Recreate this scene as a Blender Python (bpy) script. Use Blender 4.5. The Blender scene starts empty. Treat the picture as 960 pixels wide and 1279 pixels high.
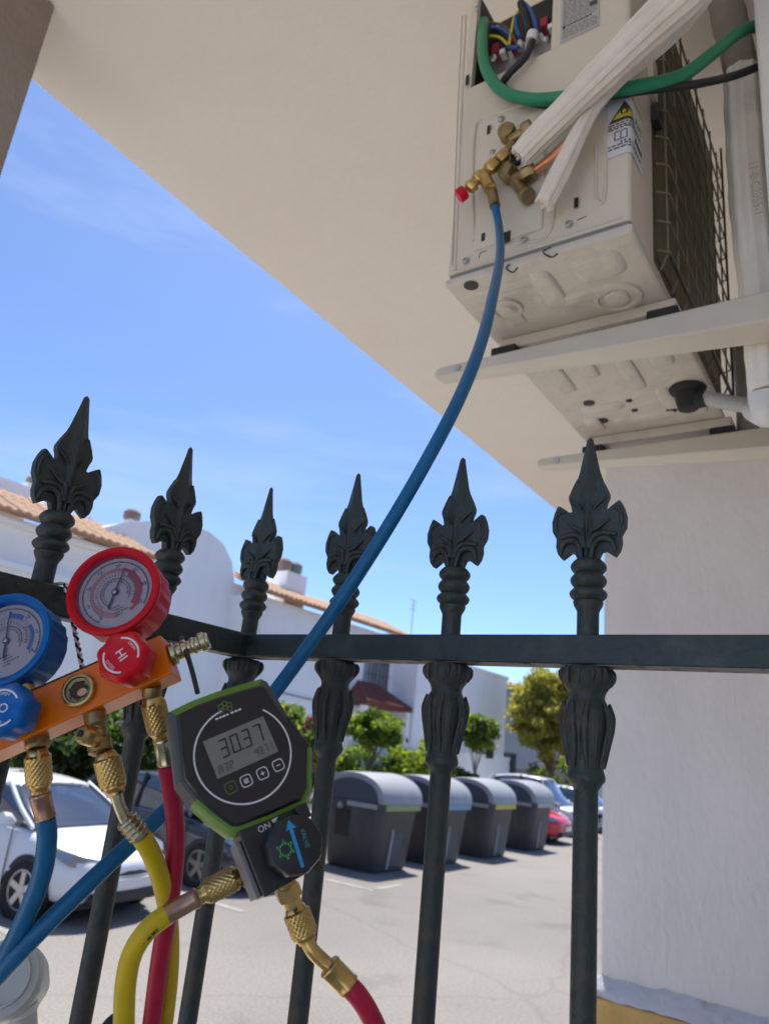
import bpy, math, random
from mathutils import Vector, Matrix, Quaternion, noise as mnoise

random.seed(7)
sc = bpy.context.scene
C = sc.collection
V = Vector
R = math.radians
PI = math.pi

# ------------------------------------------------------------------ camera
CAM = V((0.0, 0.0, 2.0))
YAW, PITCH, ROLL = R(35.872), R(17.731), R(5.979)
FPX = 910.0
D = V((-math.sin(YAW) * math.cos(PITCH), math.cos(YAW) * math.cos(PITCH), math.sin(PITCH)))
_r = V((math.cos(YAW), math.sin(YAW), 0))
_u = _r.cross(D)
RX = _r * math.cos(ROLL) + _u * math.sin(ROLL)
UP = -_r * math.sin(ROLL) + _u * math.cos(ROLL)
cam = bpy.data.cameras.new('camera')
cam.sensor_fit = 'VERTICAL'
cam.sensor_height = 36.0
cam.lens = FPX / 1279.0 * 36.0
cam.clip_start = 0.02
cam.clip_end = 3000
cam.dof.use_dof = True
cam.dof.focus_distance = 0.68
cam.dof.aperture_fstop = 9.0
camo = bpy.data.objects.new('camera', cam)
C.objects.link(camo)
camo.matrix_world = Matrix(((RX.x, UP.x, -D.x, CAM.x), (RX.y, UP.y, -D.y, CAM.y), (RX.z, UP.z, -D.z, CAM.z), (0, 0, 0, 1)))
sc.camera = camo

# ------------------------------------------------------------------ sky and sun
SUN_EL = R(66)
SUN_AZ = V((-0.56, 0.83, 0)).normalized()
SUN = SUN_AZ * math.cos(SUN_EL) + V((0, 0, math.sin(SUN_EL)))
world = bpy.data.worlds.new('World')
sc.world = world
world.use_nodes = True
wn = world.node_tree
for n in list(wn.nodes):
    wn.nodes.remove(n)
out = wn.nodes.new('ShaderNodeOutputWorld')
bg = wn.nodes.new('ShaderNodeBackground')
sky = wn.nodes.new('ShaderNodeTexSky')
sky.sky_type = 'NISHITA'
sky.sun_disc = False
sky.sun_elevation = SUN_EL
sky.sun_rotation = math.atan2(SUN_AZ.x, SUN_AZ.y)
sky.altitude = 0
sky.air_density = 0.6
sky.dust_density = 0.5
sky.ozone_density = 8.0
bg.inputs['Strength'].default_value = 0.108
# thin wisps of high cloud
tc = wn.nodes.new('ShaderNodeTexCoord')
mp = wn.nodes.new('ShaderNodeMapping')
mp.inputs['Scale'].default_value = (1.2, 1.2, 6.0)
mp.inputs['Rotation'].default_value = (0.25, -0.2, 0.4)
nz = wn.nodes.new('ShaderNodeTexNoise')
nz.inputs['Scale'].default_value = 1.7
nz.inputs['Detail'].default_value = 5
nz.inputs['Roughness'].default_value = 0.55
rp = wn.nodes.new('ShaderNodeValToRGB')
rp.color_ramp.elements[0].position = 0.50
rp.color_ramp.elements[0].color = (0, 0, 0, 1)
rp.color_ramp.elements[1].position = 0.85
rp.color_ramp.elements[1].color = (0.42, 0.42, 0.42, 1)
mx = wn.nodes.new('ShaderNodeMix')
mx.data_type = 'RGBA'
mx.inputs[7].default_value = (3.2, 3.6, 4.6, 1)
wn.links.new(tc.outputs['Generated'], mp.inputs['Vector'])
wn.links.new(mp.outputs['Vector'], nz.inputs['Vector'])
wn.links.new(nz.outputs['Fac'], rp.inputs['Fac'])
wn.links.new(rp.outputs['Color'], mx.inputs[0])
wn.links.new(sky.outputs['Color'], mx.inputs[6])
wn.links.new(mx.outputs[2], bg.inputs['Color'])
wn.links.new(bg.outputs['Background'], out.inputs['Surface'])

sl = bpy.data.lights.new('sun', 'SUN')
sl.energy = 3.0
sl.angle = R(0.53)
sl.color = (1.0, 0.955, 0.88)
so = bpy.data.objects.new('sun', sl)
C.objects.link(so)
so.rotation_euler = SUN.to_track_quat('Z', 'Y').to_euler()
so.location = (0, 0, 30)

sc.view_settings.view_transform = 'Standard'
sc.view_settings.look = 'None'
sc.view_settings.gamma = 1.0
sc.view_settings.exposure = 1.25
sc.view_settings.use_curve_mapping = False
sc.cycles.use_denoising = True
sc.cycles.max_bounces = 8
sc.cycles.diffuse_bounces = 5
sc.cycles.caustics_reflective = False
sc.cycles.caustics_refractive = False
sc.cycles.sample_clamp_indirect = 6

# ------------------------------------------------------------------ where things stand: view lines cut with real planes
def ray(px, py):
    return D + RX * ((px - 480.0) / FPX) - UP * ((py - 639.5) / FPX)
def at_d(px, py, t):
    return CAM + ray(px, py) * t
def at_x(px, py, x):
    v = ray(px, py)
    return CAM + v * (x / v.x)
def at_y(px, py, y):
    v = ray(px, py)
    return CAM + v * (y / v.y)
def at_z(px, py, z):
    v = ray(px, py)
    return CAM + v * ((z - 2.0) / v.z)

# ------------------------------------------------------------------ materials
MATS = {}
def mat(name, col, rough=0.55, metal=0.0, var=0.0, vscale=8.0, bump=0.0, bscale=60.0, spec=0.5, coat=0.0,
        col2=None, mask=(0.5, 0.7), trans=0.0, stretch=None, alpha=None, emit=None):
    m = bpy.data.materials.new(name)
    m.use_nodes = True
    nt = m.node_tree
    b = nt.nodes['Principled BSDF']
    b.inputs['Roughness'].default_value = rough
    b.inputs['Metallic'].default_value = metal
    b.inputs['Specular IOR Level'].default_value = spec
    b.inputs['Coat Weight'].default_value = coat
    b.inputs['Coat Roughness'].default_value = 0.05
    if trans:
        b.inputs['Transmission Weight'].default_value = trans
    c4 = (col[0], col[1], col[2], 1)
    b.inputs['Base Color'].default_value = c4
    if var or col2 or bump:
        t = nt.nodes.new('ShaderNodeTexCoord')
        vec = t.outputs['Object']
        if stretch:
            mpn = nt.nodes.new('ShaderNodeMapping')
            mpn.inputs['Scale'].default_value = stretch
            nt.links.new(vec, mpn.inputs['Vector'])
            vec = mpn.outputs['Vector']
    if var or col2:
        n1 = nt.nodes.new('ShaderNodeTexNoise')
        n1.inputs['Scale'].default_value = vscale
        n1.inputs['Detail'].default_value = 6
        n1.inputs['Roughness'].default_value = 0.62
        nt.links.new(vec, n1.inputs['Vector'])
        cr = nt.nodes.new('ShaderNodeValToRGB')
        if col2:
            cr.color_ramp.elements[0].position = mask[0]
            cr.color_ramp.elements[1].position = mask[1]
            cr.color_ramp.elements[0].color = c4
            cr.color_ramp.elements[1].color = (col2[0], col2[1], col2[2], 1)
        else:
            cr.color_ramp.elements[0].position = 0.3
            cr.color_ramp.elements[1].position = 0.7
            cr.color_ramp.elements[0].color = tuple(max(0, x * (1 - var)) for x in col) + (1,)
            cr.color_ramp.elements[1].color = tuple(min(1, x * (1 + var)) for x in col) + (1,)
        nt.links.new(n1.outputs['Fac'], cr.inputs['Fac'])
        nt.links.new(cr.outputs['Color'], b.inputs['Base Color'])
        mr = nt.nodes.new('ShaderNodeMapRange')
        mr.inputs['To Min'].default_value = max(0.02, rough - 0.12)
        mr.inputs['To Max'].default_value = min(1, rough + 0.12)
        nt.links.new(n1.outputs['Fac'], mr.inputs['Value'])
        nt.links.new(mr.outputs['Result'], b.inputs['Roughness'])
    if bump:
        n2 = nt.nodes.new('ShaderNodeTexNoise')
        n2.inputs['Scale'].default_value = bscale
        n2.inputs['Detail'].default_value = 5
        nt.links.new(vec, n2.inputs['Vector'])
        bn = nt.nodes.new('ShaderNodeBump')
        bn.inputs['Strength'].default_value = min(1.0, bump)
        bn.inputs['Distance'].default_value = 0.5 / bscale
        nt.links.new(n2.outputs['Fac'], bn.inputs['Height'])
        nt.links.new(bn.outputs['Normal'], b.inputs['Normal'])
    if emit:
        b.inputs['Emission Color'].default_value = (emit[0], emit[1], emit[2], 1)
        b.inputs['Emission Strength'].default_value = emit[3]
    MATS[name] = m
    return m

def asphalt():
    m = mat('asphalt', (0.222, 0.203, 0.181), 0.9, var=0.10, vscale=0.45, bump=0.55, bscale=70)
    nt = m.node_tree
    b = nt.nodes['Principled BSDF']
    base = b.inputs['Base Color'].links[0].from_socket
    tcn = nt.nodes.new('ShaderNodeTexCoord')
    def noise(sc_, det=5):
        n_ = nt.nodes.new('ShaderNodeTexNoise')
        n_.inputs['Scale'].default_value = sc_
        n_.inputs['Detail'].default_value = det
        nt.links.new(tcn.outputs['Object'], n_.inputs['Vector'])
        return n_
    def ramp(src, p0, c0, p1, c1):
        r_ = nt.nodes.new('ShaderNodeValToRGB')
        r_.color_ramp.elements[0].position = p0
        r_.color_ramp.elements[1].position = p1
        r_.color_ramp.elements[0].color = (c0, c0, c0, 1)
        r_.color_ramp.elements[1].color = (c1, c1, c1, 1)
        nt.links.new(src, r_.inputs['Fac'])
        return r_.outputs['Color']
    def mul(a_, c_):
        x_ = nt.nodes.new('ShaderNodeMix')
        x_.data_type = 'RGBA'
        x_.blend_type = 'MULTIPLY'
        x_.inputs[0].default_value = 1.0
        nt.links.new(a_, x_.inputs[6])
        nt.links.new(c_, x_.inputs[7])
        return x_.outputs[2]
    speck = ramp(noise(38, 3).outputs['Fac'], 0.35, 0.84, 0.65, 1.12)
    oil = ramp(noise(0.9, 4).outputs['Fac'], 0.30, 0.80, 0.40, 1.0)
    patch = ramp(noise(0.16, 2).outputs['Fac'], 0.44, 0.92, 0.56, 1.05)
    vo = nt.nodes.new('ShaderNodeTexVoronoi')
    vo.feature = 'DISTANCE_TO_EDGE'
    vo.inputs['Scale'].default_value = 0.32
    mv = nt.nodes.new('ShaderNodeMix')
    mv.data_type = 'VECTOR'
    mv.inputs[0].default_value = 0.35
    nn = noise(1.3, 6)
    nt.links.new(tcn.outputs['Object'], mv.inputs[4])
    nt.links.new(nn.outputs['Color'], mv.inputs[5])
    nt.links.new(mv.outputs[1], vo.inputs['Vector'])
    crack = ramp(vo.outputs['Distance'], 0.0, 0.85, 0.006, 1.0)
    nt.links.new(mul(mul(mul(mul(base, speck), oil), patch), crack), b.inputs['Base Color'])
asphalt()
mat('soil', (0.16, 0.12, 0.08), 0.95, var=0.3, vscale=2, bump=0.5, bscale=20)
mat('pavement', (0.50, 0.46, 0.42), 0.9, var=0.12, vscale=1.5, bump=0.3, bscale=40)
mat('bounce_paving', (0.68, 0.635, 0.56), 0.85, var=0.06, vscale=2, bump=0.2, bscale=30)  # pale ground colour, picked to bounce sunlight onto shaded surfaces
mat('kerb', (0.36, 0.34, 0.31), 0.9, var=0.15, vscale=3)
mat('line_paint', (0.34, 0.33, 0.31), 0.8, col2=(0.26, 0.25, 0.235), vscale=5, mask=(0.42, 0.56))
mat('soffit', (0.765, 0.715, 0.65), 0.95, col2=(0.735, 0.68, 0.61), vscale=1.6, mask=(0.40, 0.72), bump=0.22, bscale=36)
mat('plaster', (0.68, 0.665, 0.66), 0.95, var=0.06, vscale=3.0, bump=0.45, bscale=38, stretch=(1, 1, 0.45))
mat('wall_white', (0.78, 0.74, 0.69), 0.95, var=0.05, vscale=2, bump=0.3, bscale=40)
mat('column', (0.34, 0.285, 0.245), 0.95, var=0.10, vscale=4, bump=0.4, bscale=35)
mat('ochre', (0.56, 0.37, 0.13), 0.9, var=0.18, vscale=5, bump=0.3, bscale=40)
mat('sill', (0.50, 0.53, 0.58), 0.9, col2=(0.25, 0.20, 0.16), vscale=6, mask=(0.55, 0.75), bump=0.5, bscale=30)
mat('iron', (0.028, 0.041, 0.036), 0.50, spec=0.5, col2=(0.085, 0.052, 0.036), vscale=34, mask=(0.52, 0.74), bump=0.5, bscale=160)
mat('iron_rail', (0.023, 0.037, 0.033), 0.46, spec=0.5, col2=(0.056, 0.068, 0.060), vscale=22, mask=(0.50, 0.75), bump=0.35, bscale=160)
mat('iron_under_lit', (0.21, 0.195, 0.17), 0.8, col2=(0.06, 0.06, 0.055), vscale=60, mask=(0.52, 0.62))  # paler than the rail: light bounced from the ground, painted in
mat('unit_paint', (0.66, 0.585, 0.475), 0.42, var=0.04, vscale=5, bump=0.04, bscale=60)
mat('unit_pan', (0.60, 0.55, 0.475), 0.36, col2=(0.40, 0.355, 0.295), vscale=9, mask=(0.52, 0.80), bump=0.25, bscale=14)
mat('bracket', (0.60, 0.555, 0.465), 0.45, var=0.05, vscale=6)
mat('black', (0.012, 0.012, 0.013), 0.5)
mat('rubber', (0.022, 0.022, 0.023), 0.8)
mat('plastic_black', (0.016, 0.017, 0.020), 0.34)
mat('plastic_grey', (0.075, 0.078, 0.08), 0.5, bump=0.15, bscale=300)
mat('coil', (0.135, 0.11, 0.06), 0.6, var=0.25, vscale=14)
mat('guard', (0.22, 0.19, 0.125), 0.5)
mat('guard_dark', (0.03, 0.03, 0.028), 0.5)
mat('zinc', (0.55, 0.56, 0.57), 0.36, metal=0.9, var=0.1, vscale=40)
mat('steel', (0.60, 0.60, 0.58), 0.3, metal=1.0)
mat('brass', (0.56, 0.385, 0.14), 0.30, metal=1.0, var=0.22, vscale=70)
mat('brass_dull', (0.30, 0.22, 0.10), 0.42, metal=0.9, var=0.3, vscale=60)
mat('brass_pale', (0.60, 0.53, 0.33), 0.28, metal=1.0, var=0.12, vscale=50)
mat('copper', (0.72, 0.33, 0.17), 0.42, metal=0.75, var=0.12, vscale=50)
mat('well_shade', (0.07, 0.035, 0.018), 0.4, metal=0.5)  # dark tone standing for shade inside the sight port
mat('copper_dull', (0.42, 0.26, 0.17), 0.36, metal=0.9, var=0.15, vscale=60)
mat('foam', (0.76, 0.68, 0.58), 0.85, var=0.08, vscale=18, bump=0.3, bscale=90)
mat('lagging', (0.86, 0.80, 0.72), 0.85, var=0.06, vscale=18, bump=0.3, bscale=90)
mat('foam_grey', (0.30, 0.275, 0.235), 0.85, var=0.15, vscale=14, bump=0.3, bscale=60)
mat('green_cable', (0.012, 0.23, 0.105), 0.42, var=0.06, vscale=20)
mat('black_cable', (0.013, 0.014, 0.018), 0.5)
mat('hose_blue', (0.003, 0.125, 0.28), 0.42, var=0.16, vscale=60, bump=0.12, bscale=500, spec=0.4)
mat('hose_yellow', (0.62, 0.44, 0.002), 0.42, var=0.12, vscale=60, bump=0.12, bscale=500, spec=0.4)
mat('hose_red', (0.44, 0.008, 0.042), 0.42, var=0.14, vscale=60, bump=0.12, bscale=500, spec=0.4)
mat('wire_blue', (0.015, 0.09, 0.36), 0.4)
mat('wire_yellow', (0.55, 0.50, 0.03), 0.4)
mat('wire_brown', (0.12, 0.05, 0.03), 0.4)
mat('terminal_red', (0.30, 0.02, 0.05), 0.4)
mat('white_plastic', (0.72, 0.71, 0.69), 0.4)
mat('paper', (0.66, 0.66, 0.68), 0.6)
mat('paper_dull', (0.46, 0.44, 0.43), 0.6)
mat('ink', (0.06, 0.06, 0.065), 0.6)
mat('ink_grey', (0.22, 0.215, 0.21), 0.6)
mat('label_yellow', (0.62, 0.52, 0.02), 0.5)
mat('rubber_red', (0.60, 0.002, 0.016), 0.45, var=0.06, vscale=30, spec=0.25)
mat('rubber_blue', (0.002, 0.14, 0.47), 0.45, var=0.06, vscale=30, spec=0.25)
mat('knob_red', (0.62, 0.002, 0.010), 0.34, spec=0.3)
mat('knob_blue', (0.002, 0.13, 0.45), 0.34, spec=0.3)
mat('orange_anodised', (0.80, 0.175, 0.0), 0.34, metal=0.0, spec=0.35, var=0.05, vscale=20)
mat('dial', (0.70, 0.62, 0.61), 0.55)
mat('dial_red', (0.55, 0.10, 0.11), 0.55)
mat('dial_pink', (0.66, 0.34, 0.33), 0.55)
mat('dial_blue', (0.10, 0.22, 0.58), 0.55)
mat('white_print', (0.74, 0.74, 0.74), 0.5)
mat('shell_green', (0.115, 0.245, 0.018), 0.42, bump=0.1, bscale=250)
mat('face_black', (0.014, 0.014, 0.018), 0.30)
mat('lcd', (0.20, 0.20, 0.175), 0.25)
mat('lcd_ink', (0.030, 0.030, 0.028), 0.4)
mat('lcd_faint', (0.085, 0.085, 0.075), 0.4)
mat('logo_green', (0.10, 0.17, 0.03), 0.5)
mat('foil_blue', (0.02, 0.30, 0.62), 0.25, metal=0.2)
mat('foil_teal', (0.02, 0.32, 0.36), 0.25, metal=0.2)
mat('foil_green', (0.05, 0.42, 0.12), 0.25, metal=0.2)
mat('pump_grey', (0.52, 0.54, 0.50), 0.45, var=0.05, vscale=10)
mat('plate_grey', (0.20, 0.20, 0.20), 0.45, metal=0.3)
mat('drain_grey', (0.42, 0.42, 0.42), 0.5)
def glass(name, col, a=0.12, rough=0.04):
    m = bpy.data.materials.new(name)
    m.use_nodes = True
    nt = m.node_tree
    for n in list(nt.nodes):
        nt.nodes.remove(n)
    o = nt.nodes.new('ShaderNodeOutputMaterial')
    tr = nt.nodes.new('ShaderNodeBsdfTransparent')
    tr.inputs['Color'].default_value = (col[0], col[1], col[2], 1)
    gl = nt.nodes.new('ShaderNodeBsdfGlossy')
    gl.inputs['Roughness'].default_value = rough
    fr = nt.nodes.new('ShaderNodeFresnel')
    fr.inputs['IOR'].default_value = 1.45
    ad = nt.nodes.new('ShaderNodeMath')
    ad.inputs[1].default_value = a
    ms = nt.nodes.new('ShaderNodeMixShader')
    nt.links.new(fr.outputs['Fac'], ad.inputs[0])
    nt.links.new(ad.outputs['Value'], ms.inputs['Fac'])
    nt.links.new(tr.outputs['BSDF'], ms.inputs[1])
    nt.links.new(gl.outputs['BSDF'], ms.inputs[2])
    nt.links.new(ms.outputs['Shader'], o.inputs['Surface'])
    MATS[name] = m
glass('lens_glass', (0.92, 0.90, 0.92), 0.02)
glass('car_glass', (0.16, 0.22, 0.24), 0.22)
mat('house_white', (0.89, 0.88, 0.87), 0.9, col2=(0.77, 0.75, 0.72), vscale=1.1, mask=(0.52, 0.85), bump=0.2, bscale=12, stretch=(1, 1, 0.3))
mat('house_cream', (0.88, 0.85, 0.80), 0.9, col2=(0.74, 0.70, 0.64), vscale=1.1, mask=(0.52, 0.85), stretch=(1, 1, 0.3))
mat('tile', (0.47, 0.295, 0.185), 0.9, var=0.28, vscale=3.0)
mat('tile_red', (0.17, 0.052, 0.038), 0.85, var=0.25, vscale=4.0)
mat('pane', (0.20, 0.21, 0.22), 0.12)
mat('frame_grey', (0.30, 0.30, 0.31), 0.5)
mat('far_iron', (0.03, 0.04, 0.05), 0.6)
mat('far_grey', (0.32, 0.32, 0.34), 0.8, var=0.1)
mat('cowl', (0.24, 0.18, 0.15), 0.9)
mat('cowl_green', (0.16, 0.19, 0.16), 0.9)
mat('lamp_amber', (0.55, 0.42, 0.10), 0.4)
mat('car_white', (0.74, 0.75, 0.76), 0.28, coat=0.6)
mat('car_dark', (0.045, 0.052, 0.065), 0.25, metal=0.3, coat=0.7)
mat('car_red', (0.62, 0.012, 0.035), 0.28, coat=0.7)
mat('tyre', (0.018, 0.018, 0.019), 0.85)
mat('rim', (0.58, 0.58, 0.59), 0.3, metal=0.8)
mat('rim_dark', (0.24, 0.24, 0.25), 0.3, metal=0.8)
mat('trim_black', (0.014, 0.014, 0.015), 0.5)
mat('headlight', (0.30, 0.31, 0.32), 0.12, metal=0.4, coat=1.0)
mat('interior', (0.05, 0.05, 0.055), 0.8)
mat('bin_body', (0.055, 0.055, 0.058), 0.55, col2=(0.10, 0.095, 0.09), vscale=4, mask=(0.5, 0.8), stretch=(1, 1, 0.4))
mat('bin_lid', (0.30, 0.305, 0.315), 0.50, col2=(0.22, 0.21, 0.20), vscale=3, mask=(0.5, 0.8))
mat('bin_end', (0.05, 0.057, 0.075), 0.55)
mat('bin_strip', (0.30, 0.30, 0.31), 0.5)
mat('sticker_green', (0.26, 0.31, 0.12), 0.5)
mat('sticker_blue', (0.16, 0.30, 0.40), 0.5)
mat('sticker_yellow', (0.50, 0.42, 0.06), 0.5)
mat('sticker_beige', (0.40, 0.36, 0.31), 0.5)
mat('bark', (0.14, 0.095, 0.06), 0.95, var=0.3, vscale=12)
mat('bark_pale', (0.30, 0.26, 0.21), 0.95, var=0.2, vscale=12)
def leafmat(name, col, tl):
    m = bpy.data.materials.new(name)
    m.use_nodes = True
    nt = m.node_tree
    b = nt.nodes['Principled BSDF']
    b.inputs['Base Color'].default_value = (col[0], col[1], col[2], 1)
    b.inputs['Roughness'].default_value = 0.55
    o = nt.nodes['Material Output']
    tb = nt.nodes.new('ShaderNodeBsdfTranslucent')
    tb.inputs['Color'].default_value = (tl[0], tl[1], tl[2], 1)
    ms = nt.nodes.new('ShaderNodeMixShader')
    ms.inputs['Fac'].default_value = 0.5
    nt.links.new(b.outputs['BSDF'], ms.inputs[1])
    nt.links.new(tb.outputs['BSDF'], ms.inputs[2])
    nt.links.new(ms.outputs['Shader'], o.inputs['Surface'])
    MATS[name] = m
leafmat('leaf_bright', (0.14, 0.21, 0.02), (0.42, 0.55, 0.04))
leafmat('leaf_mid', (0.08, 0.135, 0.018), (0.22, 0.34, 0.03))
leafmat('leaf_dark', (0.028, 0.055, 0.016), (0.05, 0.09, 0.015))
leafmat('leaf_olive', (0.26, 0.245, 0.05), (0.60, 0.57, 0.10))
leafmat('leaf_olive_dark', (0.17, 0.17, 0.04), (0.42, 0.42, 0.07))
leafmat('petal_pink', (0.58, 0.17, 0.19), (0.5, 0.15, 0.17))

# ------------------------------------------------------------------ mesh helpers
class Fr:
    def __init__(s, o, u, v, n):
        s.o, s.u, s.v, s.n = V(o), V(u), V(v), V(n)
    def p(s, a, b, c=0.0):
        return s.o + s.u * a + s.v * b + s.n * c
    def uv(s, P):
        q = P - s.o
        return q.dot(s.u), q.dot(s.v)
WF = Fr((0, 0, 0), (1, 0, 0), (0, 1, 0), (0, 0, 1))

def basis(ax):
    ax = V(ax).normalized()
    t = V((0, 0, 1)) if abs(ax.z) < 0.9 else V((1, 0, 0))
    a = ax.cross(t).normalized()
    return a, ax.cross(a).normalized(), ax

def smoothpath(pts, n=8, rad=None):
    P = [V(p) for p in pts]
    if len(P) < 3:
        return P, rad
    res, rr = [], []
    for i in range(len(P) - 1):
        p0 = P[i - 1] if i > 0 else P[0] * 2 - P[1]
        p1, p2 = P[i], P[i + 1]
        p3 = P[i + 2] if i + 2 < len(P) else P[-1] * 2 - P[-2]
        for k in range(n):
            t = k / n
            res.append(0.5 * ((2 * p1) + (-p0 + p2) * t + (2 * p0 - 5 * p1 + 4 * p2 - p3) * t * t + (-p0 + 3 * p1 - 3 * p2 + p3) * t ** 3))
            if rad:
                rr.append(rad[i] * (1 - t) + rad[i + 1] * t)
    res.append(P[-1])
    if rad:
        rr.append(rad[-1])
    return res, (rr if rad else None)

class MB:
    def __init__(s):
        s.v, s.f, s.m, s.cm = [], [], [], 0
    def mat(s, i):
        s.cm = i
        return s
    def add(s, vs, fs):
        o = len(s.v)
        s.v += [tuple(x) for x in vs]
        for f in fs:
            s.f.append(tuple(i + o for i in f))
            s.m.append(s.cm)
        return s
    def box(s, c, d, fr=WF):
        x, y, z = d[0] / 2, d[1] / 2, d[2] / 2
        vs = [fr.p(c[0] + i * x, c[1] + j * y, c[2] + k * z) for i in (-1, 1) for j in (-1, 1) for k in (-1, 1)]
        return s.add(vs, [(0, 1, 3, 2), (4, 6, 7, 5), (0, 4, 5, 1), (2, 3, 7, 6), (0, 2, 6, 4), (1, 5, 7, 3)])
    def bb(s, a, b, fr=WF):
        return s.box([(a[i] + b[i]) / 2 for i in range(3)], [abs(b[i] - a[i]) for i in range(3)], fr)
    def prism(s, pts, fr, h0, h1, scale1=1.0, cen=None):
        n = len(pts)
        if cen is None:
            cen = (sum(p[0] for p in pts) / n, sum(p[1] for p in pts) / n)
        vs = [fr.p(p[0], p[1], h0) for p in pts]
        vs += [fr.p(cen[0] + (p[0] - cen[0]) * scale1, cen[1] + (p[1] - cen[1]) * scale1, h1) for p in pts]
        fs = [tuple(range(n - 1, -1, -1)), tuple(range(n, 2 * n))]
        fs += [(i, (i + 1) % n, n + (i + 1) % n, n + i) for i in range(n)]
        return s.add(vs, fs)
    def quad(s, pts):
        return s.add(pts, [tuple(range(len(pts)))])
    def lathe(s, prof, o, ax, seg=24, fn=None, caps=True):
        a, b, c = basis(ax)
        o = V(o)
        vs, fs = [], []
        for (r, h) in prof:
            for k in range(seg):
                t = 2 * PI * k / seg
                q = r * (fn(t, h) if fn else 1.0)
                vs.append(o + c * h + (a * math.cos(t) + b * math.sin(t)) * q)
        for i in range(len(prof) - 1):
            for k in range(seg):
                k2 = (k + 1) % seg
                fs.append((i * seg + k, i * seg + k2, (i + 1) * seg + k2, (i + 1) * seg + k))
        if caps:
            fs.append(tuple(range(seg - 1, -1, -1)))
            L = (len(prof) - 1) * seg
            fs.append(tuple(range(L, L + seg)))
        return s.add(vs, fs)
    def tube(s, path, r, seg=12, fn=None, n=8, sm=True, caps=True):
        rad = list(r) if isinstance(r, (list, tuple)) else None
        P = [V(p) for p in path]
        if sm:
            P, rad = smoothpath(P, n, rad)
        N = len(P)
        t0 = (P[1] - P[0]).normalized()
        a, b, _ = basis(t0)
        vs, fs = [], []
        L = 0.0
        for i in range(N):
            t = (P[min(i + 1, N - 1)] - P[max(i - 1, 0)]).normalized()
            q = t0.rotation_difference(t)
            a = q @ a
            a = (a - t * a.dot(t)).normalized()
            b = t.cross(a)
            t0 = t
            if i:
                L += (P[i] - P[i - 1]).length
            rr = rad[i] if rad else r
            for k in range(seg):
                th = 2 * PI * k / seg
                q2 = rr * (fn(th, L) if fn else 1.0)
                vs.append(P[i] + (a * math.cos(th) + b * math.sin(th)) * q2)
        for i in range(N - 1):
            for k in range(seg):
                k2 = (k + 1) % seg
                fs.append((i * seg + k, i * seg + k2, (i + 1) * seg + k2, (i + 1) * seg + k))
        if caps:
            fs.append(tuple(range(seg - 1, -1, -1)))
            o = (N - 1) * seg
            fs.append(tuple(range(o, o + seg)))
        return s.add(vs, fs)
    def ring(s, fr, cx, cy, r0, r1, h, a0=0.0, a1=2 * PI, seg=48, th=0.0):
        n = max(3, int(seg * abs(a1 - a0) / (2 * PI)))
        vs, fs = [], []
        for i in range(n + 1):
            t = a0 + (a1 - a0) * i / n
            for r in (r0, r1):
                vs.append(fr.p(cx + r * math.cos(t), cy + r * math.sin(t), h))
        for i in range(n):
            fs.append((2 * i, 2 * i + 1, 2 * i + 3, 2 * i + 2))
        return s.add(vs, fs)
    def disc(s, fr, cx, cy, rx, ry, h, seg=24):
        return s.add([fr.p(cx + rx * math.cos(2 * PI * i / seg), cy + ry * math.sin(2 * PI * i / seg), h) for i in range(seg)], [tuple(range(seg))])
    def loft(s, secs, close=True, caps=True):
        n = len(secs[0])
        vs = [p for sct in secs for p in sct]
        fs = []
        for i in range(len(secs) - 1):
            for k in range(n if close else n - 1):
                k2 = (k + 1) % n
                fs.append((i * n + k, i * n + k2, (i + 1) * n + k2, (i + 1) * n + k))
        if caps:
            fs.append(tuple(range(n - 1, -1, -1)))
            o = (len(secs) - 1) * n
            fs.append(tuple(range(o, o + n)))
        return s.add(vs, fs)
    def mesh(s, name, mats, smooth=35):
        me = bpy.data.meshes.new(name)
        me.from_pydata(s.v, [], s.f)
        if isinstance(mats, str):
            mats = [mats]
        for mm in mats:
            me.materials.append(MATS[mm])
        if len(mats) > 1:
            me.polygons.foreach_set('material_index', s.m)
        if smooth:
            me.polygons.foreach_set('use_smooth', [True] * len(s.f))
            me.set_sharp_from_angle(angle=R(smooth))
        me.update()
        return me
    def build(s, name, mats, parent=None, smooth=35, bevel=0.0, bseg=2, sub=0, world=True):
        o = bpy.data.objects.new(name, s.mesh(name, mats, smooth))
        C.objects.link(o)
        if parent is not None:
            o.parent = parent
            if world and parent.parent is None and parent.type == 'EMPTY':
                o.matrix_parent_inverse = Matrix.Translation(-parent.location)
            elif world and parent.parent is None:
                o.matrix_parent_inverse = Matrix.Translation(-parent.location)
        if bevel:
            b = o.modifiers.new('bevel', 'BEVEL')
            b.width = bevel
            b.segments = bseg
            b.limit_method = 'ANGLE'
            b.angle_limit = R(40)
            b.harden_normals = False
        if sub:
            b = o.modifiers.new('subdivision', 'SUBSURF')
            b.levels = sub
            b.render_levels = sub
        return o

def tag(o, label=None, cat=None, group=None, kind=None):
    if label: o['label'] = label
    if cat: o['category'] = cat
    if group: o['group'] = group
    if kind: o['kind'] = kind
    return o
def thing(name, loc, label, cat, group=None, rz=0.0):
    o = bpy.data.objects.new(name, None)
    o.empty_display_size = 0.1
    C.objects.link(o)
    o.location = loc
    o.rotation_euler = (0, 0, rz)
    return tag(o, label, cat, group)
def copy_tree(o, parent=None):
    c = o.copy()
    C.objects.link(c)
    if parent is not None:
        c.parent = parent
    for ch in list(o.children):
        copy_tree(ch, c)
    return c

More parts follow.
